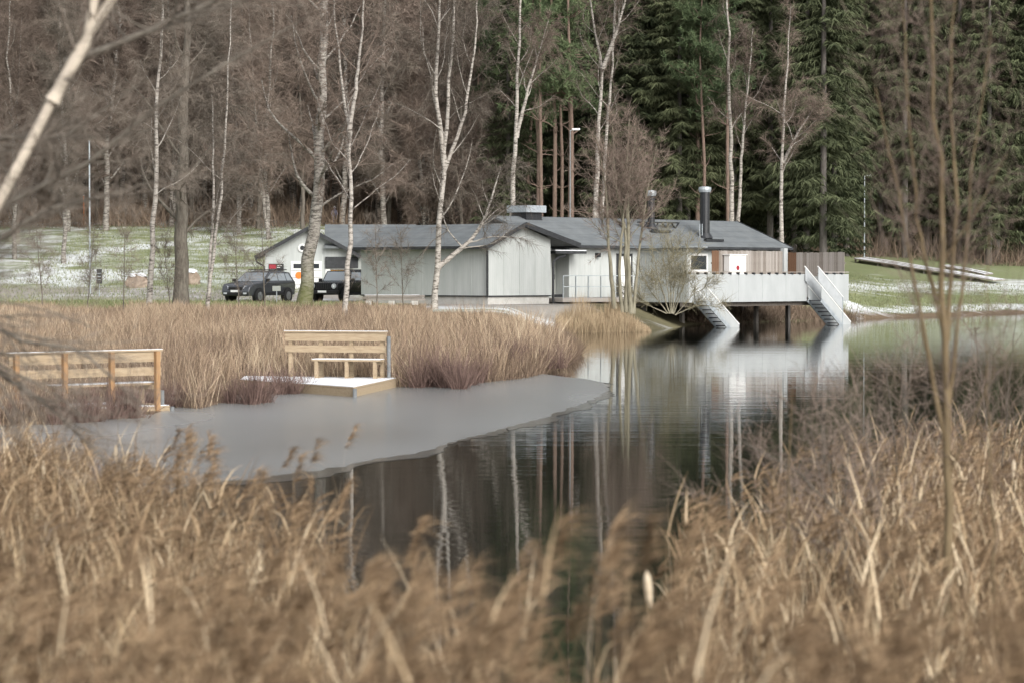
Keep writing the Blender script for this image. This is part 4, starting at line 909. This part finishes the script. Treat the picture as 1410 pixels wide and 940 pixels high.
def reeds(name, label, c, ztop, plume, leaf_n, wd, pl_n, fluff=.2):
    "phragmites: stem, arching leaves, drooping one-sided plume"
    n = len(c); s = Soup(); z0 = np.maximum(height(c[:, 0], c[:, 1]), 0); H = np.maximum(ztop - z0, .35)
    b0 = np.c_[c, z0 - .05]; lean = np.c_[rng.normal(size=(n, 2)) * .07 + [.03, 0], np.ones(n)]; bend = rng.normal(size=(n, 3)) * [.06, .06, .01]
    t0 = np.where(rng.uniform(size=n) < .07, 1.0, np.clip(rng.normal(.45, .34, n), 0, 1)); s.rib(b0, lean, H, wd, bend, 3, t0)
    ld = norm(lean)
    def on(i, t): return b0[i] + H[i, None] * (ld[i] * t[:, None] + bend[i] * (t ** 2)[:, None])
    for k in range(leaf_n):
        i = np.arange(n); t = rng.uniform(.3, .95, n); az = rng.uniform(0, 2 * pi, n)
        s.rib(on(i, t), np.c_[np.cos(az) * .2, np.sin(az) * .2, rng.uniform(.6, 1.1, n)], rng.uniform(.2, .5, n), wd * 1.3, np.c_[np.cos(az) * .2, np.sin(az) * .2, rng.uniform(-1.0, 0, n) ** 3], 3, np.clip(t0 + rng.normal(size=n) * .25, 0, 1))
    i = np.where(rng.uniform(size=n) < plume)[0]; az = rng.normal(.2, .8, len(i))
    for k in range(pl_n):
        t = rng.uniform(.88, 1.0, len(i)); f = (t - .88) / .12
        st = on(i, t) + np.c_[np.cos(az), np.sin(az), np.zeros(len(i))] * (.05 * f)[:, None] + rng.normal(size=(len(i), 3)) * .008
        a2 = az + rng.normal(size=len(i)) * .5
        s.rib(st, np.c_[np.cos(a2) * .6, np.sin(a2) * .6, rng.uniform(.3, 1.1, len(i))], rng.uniform(.07, fluff, len(i)), wd * .9, np.c_[np.cos(a2) * .3, np.sin(a2) * .3, rng.uniform(-1., -.3, len(i))], 2, np.clip(.25 + rng.normal(size=len(i)) * .15, 0, 1))
    return tag(link(name, s.mesh(name, M['reed_fg'])), label, 'reeds', kind='stuff')
c = scatter(4300, (-9.5, .2, 9.5, 30), lambda X, Y: (pond_sd(X, Y) > -.9) & (np.sin(X * 3.1 + Y) * np.sin(Y * 1.9 - X) > -.45) & (X < -.3) & (X > -.23 * Y - .6) & ((Y < 22) | (X < -3)))
reeds('reed_stand', 'tall dry reeds on the near bank below the leaning birch', c, np.interp(c[:, 1], [9, 15, 20, 30], [1.15, 1.1, 1.05, .85]) * rng.uniform(.5, 1.2, 4300), .38, 2, .008, 20, .24)
c = scatter(3500, (.9, 9, 11, 31), lambda X, Y: (pond_sd(X, Y) > -.5) & (np.sin(X * 2.9 + Y) * np.sin(Y * 1.7 - X) > -.45) & (X < .235 * Y + .6) & (rng.uniform(size=X.shape) < np.interp(Y, [10, 26, 40, 56], [1, .7, .3, .2])))
reeds('reed_stand', 'tall dry reeds on the bank around the bare bush', c, np.interp(c[:, 1], [11, 20, 30, 56], [1.02, 1.15, .9, .4]) * rng.uniform(.4, 1.15, 3500), .38, 2, .010, 20, .24)
c = scatter(330, (-2.2, 2.2, 5.2, 9.3), lambda X, Y: (np.abs(X) < .225 * Y) & (rng.uniform(size=X.shape) < np.where(np.abs(X / Y - .03) < .07, .55, 1)))
reeds('reed_fringe', 'blurred plumed reeds right in front of the viewer', c, np.interp(c[:, 1], [5.2, 9.3], [1.72, 1.42]) + rng.normal(size=330) * .13, .85, 2, .006, 60, .16)
pxs = rng.uniform(120, 460, 34); Yq = rng.uniform(15, 20, 34); c = np.stack([(pxs - 705) / F * Yq, Yq], 1)
reeds('plumed_reeds', 'sparse drooping reed plumes standing up in front of the ice', c, CH - (rng.uniform(575, 690, 34) - HZ) / F * Yq, 1, 1, .007, 60, .13)
pxs = rng.uniform(480, 960, 26); Yq = rng.uniform(7, 11, 26); c = np.stack([(pxs - 705) / F * Yq, Yq], 1)
reeds('plumed_reeds', 'sparse blurred reed plumes bending over the dark open water', c, CH - (rng.uniform(690, 860, 26) - HZ) / F * Yq, 1, 1, .006, 70, .15)
# single cattails with pale fluffy heads
cat = None
for k, (px, py, Y) in enumerate(((1138, 705, 19), (1215, 605, 22), (1335, 720, 17), (1250, 715, 18), (1105, 735, 20), (1290, 610, 23), (1395, 640, 20), (1245, 845, 14), (895, 800, 11), (275, 785, 15), (250, 730, 18), (60, 640, 22), (160, 620, 22), (1180, 650, 24), (1360, 600, 22))):
    tp = P(px, py, Y); z0 = max(hz(tp[0], Y), 0); L = tp[2] - z0
    if cat is None:
        t = thing('cattail', '', 'cattail'); MB().tube([(0, 0, -1.2), (0, 0, 0)], [.006, .004], 5).build('stem', M['bark_shoot'], t)
        MB().tube([(0, 0, -.02), (.003, 0, .02), (.008, 0, .07), (.012, 0, .12), (.014, 0, .15)], [.004, .016, .02, .017, .003], 8).build('seed_head', noisy('cattail_fluff', (.42, .33, .22), (.62, .53, .4), 30, .95, bump=.5), t, smooth=True)
        cat = t
    else: t = copy_tree(cat)
    t.location = (tp[0], Y, tp[2] - .1); t.rotation_euler = (random.uniform(-.12, .12), random.uniform(-.15, .25), random.uniform(0, 6)); t.scale = (1, 1, 1)
    tag(t, 'cattail stalk with pale fluffy seed head among the near reeds', 'cattail', 'cattails in the near reeds')

# ------------------------------------------------------------------ street furniture, stones, timbers, person
def lamp(label, px, ytop, ybase, Y=None, arm=.35, mt=None):
    X, Yb, z = hit(px, ybase) if Y is None else at(px, Y)
    top = P(px, ytop, Yb)[2]; t = thing('street_lamp', label, 'lamp', (X, Yb, z))
    MB().tube([(0, 0, -.2), (0, 0, top - z)], [.06, .035], 10).build('pole', mt or M['galv'], t)
    MB().tube([(0, 0, top - z - .02), (arm * .5, 0, top - z + .06), (arm, 0, top - z + .05)], .03, 6).build('arm', M['galv'], t)
    hd = MB().box(arm * .3, arm * .3 + .5, -.12, .12, top - z + .02, top - z + .13).build('lamp_head', M['white'], t, bevel=.03)
    MB().box(arm * .3 + .06, arm * .3 + .44, -.09, .09, top - z + .005, top - z + .019).build('lens', M['lamp'], hd)
lamp('galvanised street lamp standing on the lawn edge before the spruces', 1190, 243, 358)
lamp('street lamp half hidden in the bare bush branches', 1302, 230, 350)
lamp('tall street lamp behind the clubhouse roof among pine trunks', 785, 180, 0, 150, mt=M['dimpole'])
def pole(name, label, px, ytop, ybase, mt, r, lean=0, Y=None):
    X, Yb, z = hit(px, ybase) if Y is None else at(px, Y); top = P(px, ytop, Yb)[2]
    t = thing(name, label, 'pole', (X, Yb, z)); MB().tube([(0, 0, -.2), (lean, 0, top - z)], [r, r * .8], 10).build('shaft', mt, t)
    MB().tube([(lean, 0, top - z), (lean, 0, top - z + .06)], [r * 1.4, r * .7], 10).build('cap', M['galv'], t)
pole('flag_pole', 'thin tall grey pole on the frosty slope', 124, 195, 406, M['galv'], .05)
pole('marker_pole', 'orange marker pole on the crest of the slope', 116, 270, 303, M['orange'], .06, 0, 175)
pole('marker_post', 'pale leaning post behind the plank screen', 1150, 318, 345, M['white'], .05, .3)
def sign(label, px, y0, y1, ybase, wd, mt):
    X, Yb, z = hit(px, ybase); a, b_ = P(px, y0, Yb)[2] - z, P(px, y1, Yb)[2] - z
    t = thing('notice_sign', label, 'sign', (X, Yb, z)); MB().tube([(0, 0, -.2), (0, 0, a)], .025, 8).build('post', M['galv'], t)
    bd = MB().box(-wd / 2, wd / 2, -.05, -.027, b_, a).build('board', mt, t)
    for k in range(3): MB().box(-wd * .35, wd * .3, -.056, -.051, b_ + (a - b_) * (.25 + .22 * k), b_ + (a - b_) * (.3 + .22 * k)).build('text_line', M['galv'], bd)
sign('dark upright notice board on a thin post by the gravel road', 137, 371, 391, 409, .3, M['dark'])
sign('small green-grey sign on a post beside the dark grey car', 381, 394, 401, 419, .4, M['grey_green'])
def boulder(label, px, py, wpx, hpx):
    X, Yb, z = hit(px, py); sx, sz = wpx / F * Yb / 2, hpx / F * Yb; r = np.random.default_rng(int(px)); t = thing('boulder', label, 'boulder', (X, Yb, z))
    def dome(k, z0):
        V = []; Fc = []; nu, nv = 12, 6
        for j in range(nv + 1):
            ph = (j / nv) * pi / 2
            for i in range(nu):
                a = 2 * pi * i / nu; q = 1 + .16 * sin(3 * a + j + px) + .1 * sin(5 * a - 2 * j)
                V.append((sx * k * cos(ph) ** .6 * cos(a) * q, sx * .8 * k * cos(ph) ** .6 * sin(a) * q, z0 + (sz - z0) * sin(ph) * (1 + .06 * sin(2 * a))))
        for j in range(nv):
            for i in range(nu): Fc.append((j * nu + i, j * nu + (i + 1) % nu, (j + 1) * nu + (i + 1) % nu, (j + 1) * nu + i))
        return MB().poly(V, Fc)
    dome(1, -.2).build('stone', M['rock'], t); dome(.7, sz * .72).build('snow_cap', M['snow'], t, loc=(0, 0, .04))
boulder('brown snow-capped boulder beside the gravel road', 190, 396, 34, 18)
boulder('pale boulder behind the thick dark alder', 263, 392, 24, 20)
# timbers lying on the right lawn
def walkway(label, a, b_, wd, n):
    A = np.array(hit(*a)); B = np.array(hit(*b_)); t = thing('timber_walkway', label, 'walkway', tuple(A)); d = B - A; L = np.linalg.norm(d); u = d / L; s = np.array([-u[1], u[0], 0]); s /= np.linalg.norm(s)
    for k in range(n):
        o = s * (k - (n - 1) / 2) * wd
        m = 6
        for q in range(m):
            p0 = A + u * L * q / m + o; p1 = A + u * (L * (q + 1) / m - .03) + o
            p0 = p0 - A; p1 = p1 - A; e0_ = hz(p0[0] + A[0], p0[1] + A[1]) - A[2] + .3; e1_ = hz(p1[0] + A[0], p1[1] + A[1]) - A[2] + .3
            MB().bar((p0[0], p0[1], e0_), (p1[0], p1[1], e1_), wd * .92, .09).build('plank', M['plank'], t)
            MB().bar((p0[0], p0[1], e0_ + .052), (p1[0], p1[1], e1_ + .052), wd * .85, .014).build('plank_snow', M['snow'], t)
            MB().box(p0[0] - .06, p0[0] + .06, p0[1] - .06, p0[1] + .06, e0_ - .5, e0_ - .05).build('support', M['plank'], t)
walkway('long snowy timber walkway lying down the right lawn', (1184, 362), (1376, 392), .55, 3)
walkway('shorter snowy timber ramp above the long walkway', (1300, 372), (1362, 384), .5, 2)
# board pile along the long wall
X, Y, z = at(540, 115.5); t = thing('board_pile', 'low pile of snow-dusted boards and blocks along the boarded wall', 'lumber', (X, Y, z))
for k in range(9):
    MB().bar((-1.4 + random.uniform(-.1, .2), -.3 + .22 * (k % 3), .25 + .09 * (k // 3)), (1.5 + random.uniform(-.3, .1), -.3 + .22 * (k % 3), .25 + .09 * (k // 3)), .2, .07).build('board', M['plank'], t)
for x in (-1.1, 0, 1.1): MB().box(x - .15, x + .15, -.4, .4, -.1, .2).build('block', M['plinth'], t)
MB().box(-1.3, 1.3, -.38, .3, .472, .49).build('snow', M['snow'], t)
# small person on the crest
X, Y, z = at(461, 177); top = P(461, 279, 177)[2]; pz = top - 1.5
t = thing('person', 'small figure in light hat and blue-violet jacket standing on the crest', 'person', (X, Y, pz if pz > z - .6 else z))
bm_ = MB(); bm_.tube([(-.1, 0, 0), (-.1, 0, .4), (-.08, 0, .75)], [.06, .075, .1], 10); bm_.tube([(.1, .1, 0), (.1, .05, .4), (.08, 0, .75)], [.06, .075, .1], 10)
bm_.tube([(0, 0, .7), (0, 0, .9), (0, 0, 1.15), (0, 0, 1.24), (0, 0, 1.3)], [.16, .17, .2, .12, .06], 12); 
for s_ in (-1, 1): bm_.tube([(s_ * .19, 0, 1.17), (s_ * .27, -.02, .92), (s_ * .22, -.14, .72)], [.07, .055, .04], 8)
bm_.tube([(0, 0, 1.26), (0, -.02, 1.33), (0, -.02, 1.42), (0, -.02, 1.5), (0, 0, 1.54)], [.05, .09, .105, .09, .03], 12)
t.scale = (.8, .8, .8); t.location.z = z + .1
bm_.build('body', mat('blue_violet_clothes', (.3, .3, .42), .8), t, smooth=True)
MB().tube([(0, 0, 1.43), (0, 0, 1.5), (0, 0, 1.56), (0, 0, 1.6)], [.118, .115, .08, .03], 12).build('hat', M['white'], t, smooth=True)
MB().tube([(0, -.1, 1.36), (0, -.125, 1.4)], [.06, .05], 8).build('face', mat('skin', (.5, .32, .24), .6), t)
